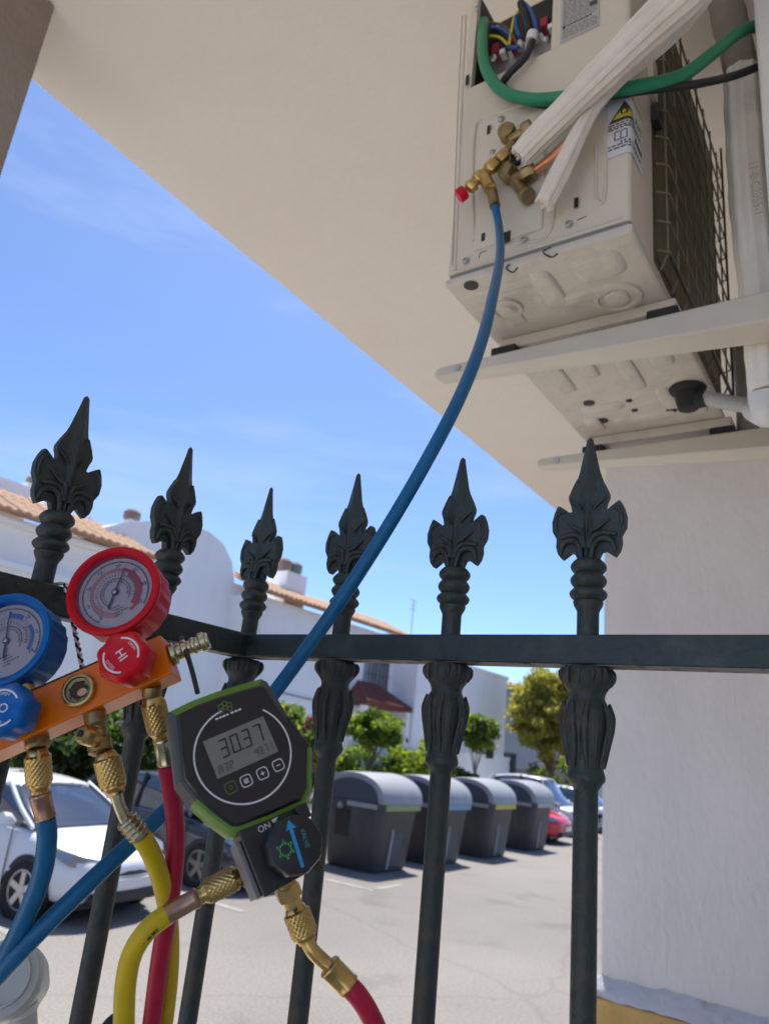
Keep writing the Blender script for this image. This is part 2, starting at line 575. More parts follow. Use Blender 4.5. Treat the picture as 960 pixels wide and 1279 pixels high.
_TX = {}
def text_pts(body):
    if body not in _TX:
        cu = bpy.data.curves.new('txt', 'FONT')
        cu.body = body
        cu.size = 1.0
        cu.align_x = 'CENTER'
        cu.align_y = 'CENTER'
        cu.resolution_u = 2
        ob = bpy.data.objects.new('txt', cu)
        C.objects.link(ob)
        dg = bpy.context.evaluated_depsgraph_get()
        me = bpy.data.meshes.new_from_object(ob.evaluated_get(dg))
        _TX[body] = ([tuple(v.co) for v in me.vertices], [tuple(p.vertices) for p in me.polygons])
        bpy.data.objects.remove(ob)
        bpy.data.curves.remove(cu)
        bpy.data.meshes.remove(me)
    return _TX[body]
def text(mb, body, fr, cx, cy, size, h, rot=0.0, sx=1.0):
    vs, fs = text_pts(body)
    c, s = math.cos(rot), math.sin(rot)
    return mb.add([fr.p(cx + (x * sx * c - y * s) * size, cy + (x * sx * s + y * c) * size, h) for x, y, z in vs], fs)

# ================================================================== THE SETTING
def struct(name, mb, m, **k):
    o = mb.build(name, m, **k)
    o['kind'] = 'structure'
    return o
def sheet(x0, x1, y0, y1, z, nx=1, ny=1):
    mb = MB()
    vs = [(x0 + (x1 - x0) * i / nx, y0 + (y1 - y0) * j / ny, z) for i in range(nx + 1) for j in range(ny + 1)]
    fs = [(i * (ny + 1) + j, (i + 1) * (ny + 1) + j, (i + 1) * (ny + 1) + j + 1, i * (ny + 1) + j + 1) for i in range(nx) for j in range(ny)]
    return mb.add(vs, fs)
struct('ground', sheet(-700, 700, -700, 700, -0.01), 'soil', smooth=0)
struct('road', sheet(-11.2, -1.4, -60, 160, 0.0), 'asphalt', smooth=0)
struct('pavement', MB().bb((-13.6, -60, -0.005), (-11.38, 160, 0.12)), 'pavement', smooth=0)
struct('kerb', MB().bb((-11.38, -60, -0.005), (-11.2, 160, 0.13)), 'kerb', smooth=0, bevel=0.015)
struct('garden_bounce_ground', sheet(-16.0, -13.6, -60, 160, 0.02), 'bounce_paving', smooth=0)  # garden ground made pale to bounce light onto the house fronts
ml = MB()
for yy in (1.9, 4.45, 7.05, 9.7):
    ml.quad([(-11.1, yy, 0.004), (-6.55, yy, 0.004), (-6.55, yy + 0.1, 0.004), (-11.1, yy + 0.1, 0.004)])
ml.quad([(-6.65, 9.9, 0.004), (-6.55, 9.9, 0.004), (-6.55, 10.6, 0.004), (-6.65, 10.6, 0.004)])
struct('road_markings', ml, 'line_paint', smooth=0)
struct('bounce_paving', MB().bb((-3.4, -14, -0.006), (-1.4, 3.6, 0.1)), 'bounce_paving', smooth=0, bevel=0.02)  # unseen pale paving, added to throw sunlight up under the porch
struct('side_bounce_strip', MB().bb((-2.2, 3.6, -0.006), (-1.34, 6.1, 0.1)), 'bounce_paving', smooth=0, bevel=0.02)  # unseen strip, added to brighten the far end of the ceiling
struct('rear_bounce_ground', MB().bb((1.2, -10, -0.006), (5.0, -1.5, 0.415)), 'bounce_paving', smooth=0)  # unseen sunlit ground behind the camera, added as fill for panel and pipes
struct('porch_floor', MB().bb((-1.4, -10, -0.005), (1.2, 1.05, 0.42)), 'bounce_paving', smooth=0)  # unseen floor, drawn out behind the camera and kept pale as fill

# ------------------------------------------------------------------ porch: ceiling, column, pillar, house wall
ZS = 3.75
slab = MB().bb((-1.93, -1.5, ZS), (2.8, 6.6, ZS + 0.22)).build('porch_ceiling', 'soffit', smooth=0, bevel=0.006)
tag(slab, 'beige plastered porch ceiling slab above the air conditioner and fence', 'ceiling')
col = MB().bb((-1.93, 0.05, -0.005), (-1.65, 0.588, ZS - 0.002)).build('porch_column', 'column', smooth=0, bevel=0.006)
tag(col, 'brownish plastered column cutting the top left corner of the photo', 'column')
pil = thing('porch_pillar', (-0.8, 4.1, 0), 'pale grey plastered wall pillar with ochre base behind the fence', 'pillar')
PY = 3.9
MB().bb((-1.285, PY, 1.05), (-0.098, 4.45, ZS - 0.002)).build('shaft', 'plaster', pil, smooth=0, bevel=0.008)
mb = MB()
prof = [(0.0, 1.085), (-0.018, 1.06), (-0.05, 1.03), (-0.06, 0.995), (0.02, 0.995)]
N = 26
secs = []
for i in range(N + 1):
    x = -1.325 + (1.225) * i / N
    secs.append([V((x, PY + p[0] + (random.random() - 0.5) * 0.012, p[1] + (random.random() - 0.5) * 0.014)) for p in prof])
mb.loft(secs)
mb.build('sill', 'sill', pil, smooth=50)
MB().bb((-1.315, PY - 0.045, -0.005), (-0.098, 4.45, 0.992)).build('plinth', 'ochre', pil, smooth=0, bevel=0.006)
hw = MB().bb((-0.096, 1.05, -0.005), (2.8, 4.45, ZS - 0.002)).build('house_wall', 'wall_white', smooth=0, bevel=0.006)
tag(hw, 'cream house wall behind the white insulated pipe at the right edge', 'wall')
hw2 = MB().bb((1.2, -1.5, -0.005), (1.5, 1.045, ZS - 0.002)).build('porch_side_wall', 'wall_white', smooth=0)
tag(hw2, 'cream house wall closing the porch beside the camera', 'wall')
lw = MB().bb((-0.68, -2.6, -0.004), (-0.52, 0.68, 1.08)).bb((-0.52, 0.51, -0.004), (0.6, 0.68, 1.08)).build('garden_wall', 'house_white', smooth=0)
tag(lw, 'low white wall that carries the iron fence', 'wall')

# ================================================================== HOUSES ACROSS THE STREET
def tiled_roof(parent, x0, x1, y0, y1, z0, z1, name='roof', step=0.235, m='tile'):
    """pent roof rising from the eave at x0 (front) to x1 (back); every cover row of tiles is a piece"""
    rf = MB().add([(x0, y0, z0), (x0, y1, z0), (x1, y1, z1), (x1, y0, z1), (x0, y0, z0 - 0.09), (x0, y1, z0 - 0.09), (x1, y1, z1 - 0.14), (x1, y0, z1 - 0.14)],
                  [(0, 3, 2, 1), (4, 5, 6, 7), (0, 1, 5, 4), (1, 2, 6, 5), (2, 3, 7, 6), (3, 0, 4, 7)]).build(name, m, parent, smooth=0)
    d = V((x1 - x0, 0, z1 - z0))
    L = d.length
    d.normalize()
    up = d.cross(V((0, -1, 0))).normalized()
    if up.z < 0:
        up = -up
    mbt = MB()
    secs = []
    for (l, rr) in ((-0.09, 0.098), (L * 0.25, 0.088), (L * 0.25 + 0.001, 0.098), (L * 0.5, 0.088), (L * 0.5 + 0.001, 0.098), (L * 0.75, 0.088), (L * 0.75 + 0.001, 0.098), (L, 0.088)):
        secs.append([d * l + V((0, 1, 0)) * (rr * math.cos(PI * k / 6)) + up * (rr * math.sin(PI * k / 6) * 0.9 + 0.004) for k in range(7)])
    mbt.loft(secs, close=True)
    me = mbt.mesh('roof_tile', m)
    k = 0
    y = y0 + 0.1
    while y < y1 - 0.05:
        o = bpy.data.objects.new('roof_tile', me)
        C.objects.link(o)
        o.parent = rf
        o.location = (x0, y, z0 + random.uniform(-0.012, 0.012))
        o.rotation_euler = (0, 0, random.uniform(-0.012, 0.012))
        y += step
        k += 1
    return rf
def window(parent, X, y0, y1, z0, z1, bars=0, m='pane', fm='frame_grey'):
    w = MB().bb((X - 0.02, y0, z0), (X + 0.006, y1, z1)).build('window', m, parent, smooth=0)
    f = MB()
    t = 0.07
    f.bb((X, y0 - t, z0 - t), (X + 0.05, y0, z1 + t)).bb((X, y1, z0 - t), (X + 0.05, y1 + t, z1 + t))
    f.bb((X, y0, z1), (X + 0.05, y1, z1 + t)).bb((X, y0, z0 - t), (X + 0.05, y1, z0))
    f.bb((X, (y0 + y1) / 2 - 0.03, z0), (X + 0.04, (y0 + y1) / 2 + 0.03, z1))
    f.build('frame', fm, w, smooth=0, world=False)
    MB().bb((X, y0 - 0.12, z0 - t - 0.07), (X + 0.12, y1 + 0.12, z0 - t - 0.004)).build('sill', 'house_white', w, smooth=0)
    if bars:
        g = MB()
        for i in range(bars):
            yy = y0 + (y1 - y0) * (i + 0.5) / bars
            g.tube([(X + 0.1, yy, z0 - 0.02), (X + 0.1, yy, z1 + 0.02)], 0.011, 6, sm=False)
        for zz in (z0 + 0.1, (z0 + z1) / 2, z1 - 0.1):
            g.tube([(X + 0.1, y0 - 0.02, zz), (X + 0.1, y1 + 0.02, zz)], 0.009, 6, sm=False)
        g.build('grille', 'far_iron', w, smooth=0)
    return w

hA = thing('terraced_house', (-16, 5, 0), 'white terraced house with long clay tile eave behind the manifold gauges', 'house', 'houses across the street')
MB().bb((-22, -8, -0.005), (-16, 11.7, 6.02)).build('wall', 'house_cream', hA, smooth=0)
tiled_roof(hA, -15.62, -17.9, -8, 11.75, 6.08, 7.05)
MB().bb((-16.0, -8, 4.92), (-15.88, 11.7, 5.06)).build('string_course', 'house_white', hA, smooth=0, bevel=0.02)
MB().bb((-16.0, -8, 5.86), (-15.8, 11.7, 6.0)).build('eave_moulding', 'house_white', hA, smooth=0, bevel=0.03)
MB().bb((-22, -8, 6.0), (-18.2, 9.4, 7.5)).build('attic_wall', 'house_white', hA, smooth=0)
c0 = at_x(42, 604, -18.6)
ch = MB().bb((-18.9, c0.y - 0.3, 7.3), (-18.3, c0.y + 0.3, c0.z - 0.1)).build('chimney', 'house_white', hA, smooth=0)
MB().lathe([(0.16, 0), (0.2, 0.1), (0.2, 0.22), (0.1, 0.3)], (-18.6, c0.y, c0.z - 0.1), (0, 0, 1), 12).build('chimney_pot', 'cowl', ch)
for (ya, yb, za, zb_) in ((3.3, 4.5, 3.3, 4.6), (7.0, 8.2, 3.3, 4.6), (3.3, 4.5, 0.9, 2.2), (9.6, 10.8, 0.9, 2.2)):
    window(hA, -16, ya, yb, za, zb_)
MB().bb((-16.02, 6.6, 0), (-15.95, 7.6, 2.1)).build('door', 'tile_red', hA, smooth=0)

hB = thing('parapet_house', (-17, 13.8, 0), 'white house with rounded parapet corner between the second and third fence spears', 'house', 'houses across the street')
crv = [at_x(px, py, -17.0) for px, py in ((105, 664), (150, 654), (205, 649), (240, 655), (262, 665), (279, 679), (290, 702), (293, 728))]
outl = [(11.72, -0.004), (16.4, -0.004), (16.4, crv[-1].z)] + [(p.y, p.z) for p in reversed(crv)] 
outl[-1] = (min(outl[-1][0], 11.72), outl[-1][1])
YZ = Fr((-17, 0, 0), (0, 1, 0), (0, 0, 1), (1, 0, 0))
MB().prism(outl, YZ, -4.5, 0.0).build('wall', 'house_white', hB, smooth=0)
p = at_x(164, 650, -17.4)
v_ = MB().bb((-17.6, p.y - 0.17, p.z - 0.3), (-17.2, p.y + 0.17, p.z - 0.02)).build('vent_block', 'house_white', hB, smooth=0)
MB().lathe([(0.2, 0), (0.24, 0.08), (0.24, 0.24), (0.16, 0.32)], (-17.4, p.y, p.z - 0.02), (0, 0, 1), 12).build('vent_cap', 'cowl', v_)
window(hB, -17, 13.0, 14.0, 3.4, 4.6)

hC = thing('gabled_house', (-16, 20, 0), 'white house with sloping clay tile eave, barred window and dark red porch roof', 'house', 'houses across the street')
MB().bb((-22, 15.9, -0.005), (-16, 24.4, 6.05)).build('wall', 'house_white', hC, smooth=0)
tiled_roof(hC, -15.65, -17.2, 15.95, 24.4, 6.16, 6.80)
c1 = at_x(362, 716, -17.3)
ch = MB().bb((-17.8, c1.y - 0.55, 6.2), (-16.9, c1.y + 0.5, c1.z - 0.05)).build('chimney', 'house_white', hC, smooth=0)
for dy, mm in ((-0.3, 'cowl'), (0.28, 'cowl_green')):
    MB().lathe([(0.2, 0), (0.26, 0.12), (0.27, 0.4), (0.17, 0.5), (0.1, 0.52)], (-17.35, c1.y + dy, c1.z - 0.05), (0, 0, 1), 12).build('chimney_pot', mm, ch)
w0, w1 = at_x(453, 860, -16), at_x(487, 829, -16)
window(hC, -16, w0.y, w1.y - 0.15, w0.z, w1.z, bars=6)
window(hC, -16, 18.0, 19.2, 1.0, 2.2, bars=6)
MB().tube([(-15.93, 16.25, 0.0), (-15.93, 16.25, 6.0)], 0.05, 8, sm=False).build('downpipe', 'house_cream', hC)
MB().tube([(-15.95, 16.4, 3.35), (-15.93, 19.0, 3.22), (-15.95, 21.0, 3.30), (-15.95, 24.2, 3.28)], 0.018, 6).build('wall_cable', 'far_iron', hC)
a, b = at_x(443, 888, -15.3), at_x(503, 893, -15.3)
pr = MB()
ya, yb, zl = a.y, b.y, 3.35
pr.add([(-14.9, ya, zl), (-14.9, yb, zl), (-16, yb - 0.1, zl), (-16, ya + 0.1, zl), (-16, ya + 0.9, zl + 0.75), (-16, yb - 0.9, zl + 0.75), (-14.9, ya, zl - 0.08), (-14.9, yb, zl - 0.08), (-16, yb, zl - 0.08), (-16, ya, zl - 0.08)],
       [(0, 1, 5, 4), (0, 4, 3), (1, 2, 5), (0, 6, 7, 1), (1, 7, 8, 2), (0, 3, 9, 6), (6, 9, 8, 7)])
pf = pr.build('porch_roof', 'tile_red', hC, smooth=0)
n = 14
for i in range(n):
    t = (i + 0.5) / n
    y0_, y1_ = ya + (yb - ya) * t, (ya + 0.9) + (yb - ya - 1.8) * t
    MB().tube([(-14.86, y0_, zl + 0.01), (-15.98, y1_, zl + 0.75)], 0.075, 8, sm=False).build('roof_tile', 'tile_red', pf)
for yy in (ya + 0.15, yb - 0.15):
    MB().bb((-15.15, yy - 0.1, 0), (-14.95, yy + 0.1, zl - 0.085)).build('porch_post', 'house_white', hC, smooth=0)
MB().bb((-16.02, (ya + yb) / 2 - 0.5, 0.02), (-15.94, (ya + yb) / 2 + 0.5, 2.2)).build('door', 'tile_red', hC, smooth=0)
ln = at_x(437, 842, -15.75)
lan = thing('wall_lantern', ln, 'small wall lantern with amber glass beside the barred window', 'lantern')
MB().bb((-0.07, -0.07, -0.16), (0.07, 0.07, 0.1)).build('glass_case', 'lamp_amber', lan, smooth=0, world=False)
MB().lathe([(0.14, 0), (0.02, 0.14)], (0, 0, 0.1), (0, 0, 1), 8).build('cap', 'far_iron', lan, world=False)
MB().tube([(-0.25, 0, -0.05), (-0.15, 0, 0.24), (0, 0, 0.27), (0, 0, 0.2)], 0.022, 6).build('bracket', 'far_iron', lan, world=False)

hD = thing('plain_house', (-15, 28, 0), 'plain white house end wall behind the small round tree and bins', 'house', 'houses across the street')
dB = at_x(520, 850, -14.9).y
dC = at_x(633, 850, -14.9).y
MB().bb((-22, dB, -0.005), (-14.9, dC, 5.45)).build('wall', 'house_white', hD, smooth=0)
MB().bb((-22, dB - 0.06, 5.45), (-14.82, dC, 5.6)).build('coping', 'house_cream', hD, smooth=0)
hb = at_x(508, 791, -18.0)
hb2 = at_x(543, 793, -18.0)
MB().bb((-20.5, hb.y, 5.6), (-18.0, hb2.y, hb.z)).build('stair_tower', 'far_grey', hD, smooth=0)
dg_ = MB().bb((-14.92, dC - 2.6, 0.02), (-14.85, dC - 1.6, 2.2)).build('door', 'far_grey', hD, smooth=0)
hE = thing('end_house', (-16, 42, 0), 'grey white house far down the street behind the yellow tree', 'house', 'houses across the street')
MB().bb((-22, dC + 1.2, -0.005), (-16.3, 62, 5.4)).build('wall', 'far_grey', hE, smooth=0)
tiled_roof(hE, -16.0, -18.5, dC + 1.2, 50, 5.45, 6.2, step=0.24)
for yy in (37, 41, 46):
    window(hE, -16.3, yy, yy + 1.1, 3.2, 4.4)
an = at_x(513, 792, -17.0)
ant = thing('roof_antenna', (-17, an.y, an.z - 1.0), 'thin television antenna mast on the flat roof', 'antenna')
MB().tube([(0, 0, 0), (0, 0, 2.5)], 0.022, 6, sm=False).build('mast', 'far_grey', ant, world=False)
for zz, L in ((2.45, 0.35), (2.25, 0.28), (2.05, 0.28)):
    MB().tube([(0, -L, zz), (0, L, zz)], 0.014, 6, sm=False).build('element', 'far_grey', ant, world=False)
an = at_x(112, 648, -18.2)
ant2 = thing('roof_antenna', (-18.2, an.y, an.z - 1.2), 'small antenna on the tile roof beside the first fence spear', 'antenna')
MB().tube([(0, 0, 0), (0, 0, 1.25)], 0.02, 6, sm=False).build('mast', 'far_grey', ant2, world=False)
for zz, L in ((1.2, 0.3), (1.05, 0.22)):
    MB().tube([(0, -L, zz), (0, L, zz)], 0.012, 6, sm=False).build('element', 'far_grey', ant2, world=False)
ant['group'] = ant2['group'] = 'roof antennas'

gw = thing('garden_wall', (-13.7, 26, 0), 'white garden boundary wall with dark panel behind the bins', 'wall')
g0, g1 = at_x(430, 940, -13.7).y, at_x(634, 940, -13.7).y
MB().bb((-13.8, g0, -0.005), (-13.6, g1, 2.0)).build('wall', 'house_cream', gw, smooth=0)
MB().bb((-13.84, g0, 2.0), (-13.56, g1, 2.07)).build('coping', 'house_white', gw, smooth=0)
q = at_x(611, 936, -13.58)
MB().bb((-13.6, q.y - 0.32, q.z - 0.34), (-13.55, q.y + 0.32, q.z + 0.3)).build('panel', 'leaf_dark', gw, smooth=0)
MB().bb((-13.9, g1 + 0.002, -0.005), (-13.5, g1 + 0.42, 2.25)).build('gate_post', 'far_iron', gw, smooth=0)
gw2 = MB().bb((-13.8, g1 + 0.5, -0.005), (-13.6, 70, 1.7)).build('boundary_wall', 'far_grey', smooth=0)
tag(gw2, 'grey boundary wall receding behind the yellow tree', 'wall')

# ================================================================== PLANTS
def rnd_in_ball():
    while True:
        p = V((random.uniform(-1, 1), random.uniform(-1, 1), random.uniform(-1, 1)))
        if p.length < 1:
            return p
def leaf(mb, p, s, asp=0.5):
    n = rnd_in_ball().normalized()
    a, b, _ = basis(n)
    th = random.uniform(0, 2 * PI)
    u = a * math.cos(th) + b * math.sin(th)
    v = n.cross(u)
    s *= random.uniform(0.45, 1.45)
    mb.add([p - u * s, p + v * s * asp + n * s * 0.12, p + u * s, p - v * s * asp + n * s * 0.12], [(0, 1, 2, 3)])
def crown(cen, rad, nclump, nleaf, clump, size, flower=None, flat=0.55):
    """leaf clumps spread through an uneven crown; mats 0 light, 1 mid, 2 dark (3 flower)"""
    mb = MB()
    cs = []
    for i in range(nclump):
        d = rnd_in_ball()
        if d.length < 0.35:
            d = d.normalized() * random.uniform(0.4, 1)
        d = d.normalized() * (0.42 + 0.58 * random.random() ** 0.6) * random.uniform(0.78, 1.2)
        cs.append(V((cen[0] + d.x * rad[0], cen[1] + d.y * rad[1], cen[2] + d.z * rad[2])))
    for c in cs:
        tint = random.random()
        for k in range(nleaf):
            q = rnd_in_ball() * clump * random.uniform(0.8, 1.15)
            p = c + V((q.x, q.y, q.z * flat))
            r = random.random() * 0.6 + tint * 0.4
            mb.mat(0 if r > 0.62 else (1 if r > 0.3 else 2))
            leaf(mb, p, size)
        if flower and random.random() < flower:
            mb.mat(3)
            for k in range(16):
                q = rnd_in_ball() * clump * 0.42
                leaf(mb, c + V((q.x + clump * 0.5, q.y - clump * 0.3, q.z * 0.6 + clump * 0.25)), size * 0.8, 0.9)
    return mb, cs
def tree(name, loc, h0, cz, rad, label, cat='tree', nclump=60, nleaf=40, clump=0.3, size=0.09, mats=('leaf_bright', 'leaf_mid', 'leaf_dark'), bark='bark', tr=0.06, group=None, flower=None, stems=1):
    root = thing(name, loc, label, cat, group)
    mb, cs = crown((0, 0, cz), rad, nclump, nleaf, clump, size, flower)
    mm = list(mats) + (['petal_pink'] if flower else [])
    mb.build('crown', mm, root, smooth=0, world=False)
    t = MB()
    for s in range(stems):
        ox = (random.random() - 0.5) * 0.5 * (stems > 1)
        oy = (random.random() - 0.5) * 0.5 * (stems > 1)
        t.tube([(ox * 0.4, oy * 0.4, -0.03), (0.03 + ox * 0.7, -0.02 + oy * 0.7, h0 * 0.5), (ox, oy, h0), (0.02 + ox, 0.03 + oy, cz)], [tr * 1.25, tr, tr * 0.8, tr * 0.4], 10)
    for c in random.sample(cs, min(9, len(cs))):
        t.tube([(0, 0, h0 * random.uniform(0.8, 1.05)), V((c.x * 0.45, c.y * 0.45, (h0 + c.z) / 2)), c], [tr * 0.5, tr * 0.3, tr * 0.1], 6)
    t.build('trunk', bark, root, world=False)
    return root
def on_ground(px, X, py=960):
    p = at_x(px, py, X)
    return V((p.x, p.y, 0.0))
# round topiary tree behind the first bin
q = at_x(464, 912, -12.3)
tree('topiary_tree', (q.x, q.y, 0.12), 1.2, q.z - 0.12, (0.80, 0.80, 0.50), 'small round topped tree with bright leaves right behind the nearest bin', nclump=150, nleaf=50, clump=0.24, size=0.08, group='garden trees')
q = at_x(596, 914, -12.4)
tree('young_tree', (q.x, q.y, 0.12), 1.4, q.z - 0.12, (0.66, 0.66, 0.50), 'young sparse tree on thin trunk before the plain white house', nclump=90, nleaf=46, clump=0.27, size=0.09, bark='bark_pale', tr=0.04, group='garden trees')
q = at_x(690, 889, -12.2)
tree('yellow_green_tree', (q.x, q.y, 0.12), 1.4, q.z - 0.12, (1.75, 1.75, 1.72), 'large olive yellow tree with dense egg shaped crown near the pillar', nclump=330, nleaf=60, clump=0.36, size=0.10, mats=('leaf_olive', 'leaf_olive', 'leaf_olive_dark'), tr=0.09, group='garden trees')
q = at_x(372, 905, -12.3)
tree('flowering_shrub', (q.x, q.y, 0.12), 0.6, 1.35, (0.75, 0.85, 1.25), 'tall oleander shrub with pink flowers beside the digital gauge', 'shrub', nclump=120, nleaf=40, clump=0.26, size=0.085, flower=0.33, stems=5, tr=0.035, group='garden shrubs')
q = at_x(322, 880, -12.6)
tree('tall_shrub', (q.x, q.y, 0.12), 0.7, 1.6, (0.7, 0.8, 1.35), 'bright green tall shrub peeking above the digital gauge', 'shrub', nclump=100, nleaf=40, clump=0.26, size=0.085, stems=4, tr=0.035, group='garden shrubs')
q = at_x(135, 925, -12.6)
tree('round_bush', (q.x, q.y - 0.3, 0.12), 0.5, 1.45, (0.8, 1.0, 0.95), 'dark round bush behind the white car, under the orange manifold', 'shrub', nclump=110, nleaf=40, clump=0.28, size=0.09, mats=('leaf_mid', 'leaf_dark', 'leaf_dark'), stems=4, tr=0.035, group='garden shrubs')
q = at_x(193, 935, -12.2)
tree('clipped_bush', (q.x, q.y, 0.12), 0.4, 1.15, (0.42, 0.45, 0.75), 'narrow clipped bush between the white car and dark car', 'shrub', nclump=60, nleaf=40, clump=0.2, size=0.07, mats=('leaf_mid', 'leaf_mid', 'leaf_dark'), stems=2, tr=0.03, group='garden shrubs')
q = at_x(60, 930, -12.7)
tree('dark_bush', (q.x, q.y, 0.12), 0.5, 1.2, (0.8, 1.3, 1.05), 'dark leafy bush at left behind the roof of the white car', 'shrub', nclump=110, nleaf=40, clump=0.3, size=0.09, mats=('leaf_mid', 'leaf_dark', 'leaf_dark'), stems=4, tr=0.035, group='garden shrubs')
def hedge(name, px0, px1, X, top_px, depth, label, mats, n=60, nl=44):
    a = at_x(px0, top_px, X)
    b = at_x(px1, top_px, X)
    zc = max(a.z, b.z)
    root = thing(name, ((X), (a.y + b.y) / 2, 0.12), label, 'hedge', 'garden hedges')
    mb, cs = crown((0, 0, zc * 0.5), (depth, abs(b.y - a.y) / 2, zc * 0.42), n, nl, 0.26, 0.075)
    mb.build('foliage', list(mats), root, smooth=0, world=False)
    t = MB()
    for c in random.sample(cs, 8):
        t.tube([(c.x * 0.4, c.y * 0.9, -0.03), (c.x * 0.8, c.y, c.z)], [0.025, 0.008], 6, sm=False)
    t.build('stem', 'bark', root, world=False)
hedge('clipped_hedge', 493, 548, -12.4, 928, 0.45, 'bright yellow green clipped hedge behind the second bin', ('leaf_bright', 'leaf_bright', 'leaf_mid'), 90)
hedge('low_hedge', 556, 605, -12.6, 962, 0.4, 'dark low hedge in front of the white garden wall', ('leaf_mid', 'leaf_dark', 'leaf_dark'), 60)
hedge('long_hedge', 668, 752, -12.9, 945, 0.5, 'low yellowish hedge under the large olive tree', ('leaf_olive', 'leaf_mid', 'leaf_dark'), 110)
hedge('dark_hedge', 425, 565, -13.0, 948, 0.4, 'dark green hedge running behind the bins along the garden wall', ('leaf_mid', 'leaf_dark', 'leaf_dark'), 170)
hedge('side_hedge', 425, 450, -12.0, 935, 0.5, 'loose green hedge left of the round topped tree', ('leaf_bright', 'leaf_mid', 'leaf_mid'), 60)

# ================================================================== BINS
def make_bin(root, sticker):
    # local: front +x, length along y
    hx, hy = 0.66, 0.60
    def rr(x, y, r, z, n=5, inx=0.0):
        pts = []
        for (sx, sy, a0) in ((1, 1, 0), (-1, 1, PI / 2), (-1, -1, PI), (1, -1, 1.5 * PI)):
            for k in range(n):
                t = a0 + PI / 2 * k / (n - 1)
                pts.append(V((sx * (x - r) + r * math.cos(t), sy * (y - r) + r * math.sin(t), z)))
        return pts
    b = MB()
    b.loft([rr(hx - 0.16, hy - 0.10, 0.16, 0.0), rr(hx - 0.13, hy - 0.07, 0.17, 0.06), rr(hx - 0.02, hy - 0.02, 0.16, 0.98), rr(hx, hy, 0.16, 1.0)])
    body = b.build('body', 'bin_body', root, smooth=40, world=False)
    r = MB()
    r.loft([rr(hx + 0.02, hy + 0.02, 0.12, 0.985), rr(hx + 0.035, hy + 0.035, 0.12, 1.0), rr(hx + 0.035, hy + 0.035, 0.12, 1.075), rr(hx + 0.01, hy + 0.01, 0.12, 1.095)])
    r.build('rim', 'bin_body', root, smooth=40, world=False)
    # domed lid: arch profile in XZ, run along y, inset end plates
    def arch(s, x):
        return [V((-(hx * s) * math.cos(PI * k / 18), x, 1.08 + 0.44 * s * (math.sin(PI * k / 18) ** 0.8))) for k in range(19)]
    l = MB()
    l.loft([arch(1.02, -hy - 0.01), arch(1.045, -hy + 0.05), arch(1.045, hy - 0.05), arch(1.02, hy + 0.01)], close=True)
    l.build('lid', 'bin_lid', root, smooth=50, world=False, bevel=0.0)
    for s in (-1, 1):
        e = MB()
        pts = [(-(hx * 0.86) * math.cos(PI * k / 14), 1.09 + 0.35 * math.sin(PI * k / 14) ** 0.85) for k in range(15)]
        fr = Fr((0, s * (hy + 0.012), 0), (1, 0, 0), (0, 0, 1), (0, s, 0))
        e.prism(pts, fr, -0.01, 0.008)
        e.build('end_plate', 'bin_end', root, smooth=0, world=False)
    X = hx + 0.037
    MB().bb((X - 0.004, -hy + 0.06, 0.98), (X + 0.006, hy - 0.09, 1.075)).build('label_strip', sticker, root, smooth=0, world=False)
    st = MB()
    st.bb((-0.05, -hy - 0.042, 0.99), (hx - 0.08, -hy - 0.033, 1.065)).build('reflector', 'bin_strip', root, smooth=0, world=False)
    # recessed slot with pale edge strip on the front
    fx = lambda z: hx - 0.14 + 0.12 * z
    mb = MB().add([(fx(0.1) + 0.004, -0.16, 0.1), (fx(0.1) + 0.004, 0.2, 0.1), (fx(0.62) + 0.004, 0.2, 0.62), (fx(0.62) + 0.004, -0.16, 0.62)], [(0, 1, 2, 3)])
    mb.build('slot', 'bin_end', root, smooth=0, world=False)
    MB().add([(fx(0.08) + 0.03, -0.19, 0.06), (fx(0.08) + 0.03, -0.14, 0.06), (fx(0.66) + 0.02, -0.13, 0.68), (fx(0.66) + 0.02, -0.17, 0.68), (fx(0.08) - 0.02, -0.19, 0.06), (fx(0.08) - 0.02, -0.14, 0.06), (fx(0.66) - 0.02, -0.13, 0.68), (fx(0.66) - 0.02, -0.17, 0.68)],
             [(0, 1, 2, 3), (0, 4, 5, 1), (1, 5, 6, 2), (2, 6, 7, 3), (3, 7, 4, 0)]).build('edge_strip', 'bin_strip', root, smooth=0, world=False)
    # lifting pin and recess on the end face
    MB().add([(-0.32, -hy - 0.004 + 0.1 * (1 - z), z) for z in (0.15, 0.92)] + [(-0.02, -hy - 0.004 + 0.1 * (1 - z), z) for z in (0.92, 0.15)], [(0, 1, 2, 3)]).build('side_recess', 'black', root, smooth=0, world=False)
    MB().lathe([(0.05, -0.02), (0.05, 0.05), (0.03, 0.07)], (-0.2, -hy - 0.005, 0.98), (0, -1, 0), 14).build('lifting_pin', 'bin_strip', root, world=False)
BX = -7.35 - 0.50
bins = (((11.38), 'sticker_green', 'nearest grey recycling bin, with green label strip'),
        ((13.30), 'sticker_blue', 'second grey bin, with blue label strip'),
        ((15.42), 'sticker_yellow', 'third grey bin, with yellow label strip'),
        ((17.95), 'sticker_beige', 'farthest grey bin, with beige label strip, beside the red car'))
for i, (yy, stk, lab) in enumerate(bins):
    rt = thing('waste_bin', (BX - (0.12 if i == 3 else 0), yy, 0.0), lab, 'bin', 'bins in a row on the street', rz=R(random.uniform(-1.5, 1.5)))
    make_bin(rt, stk)

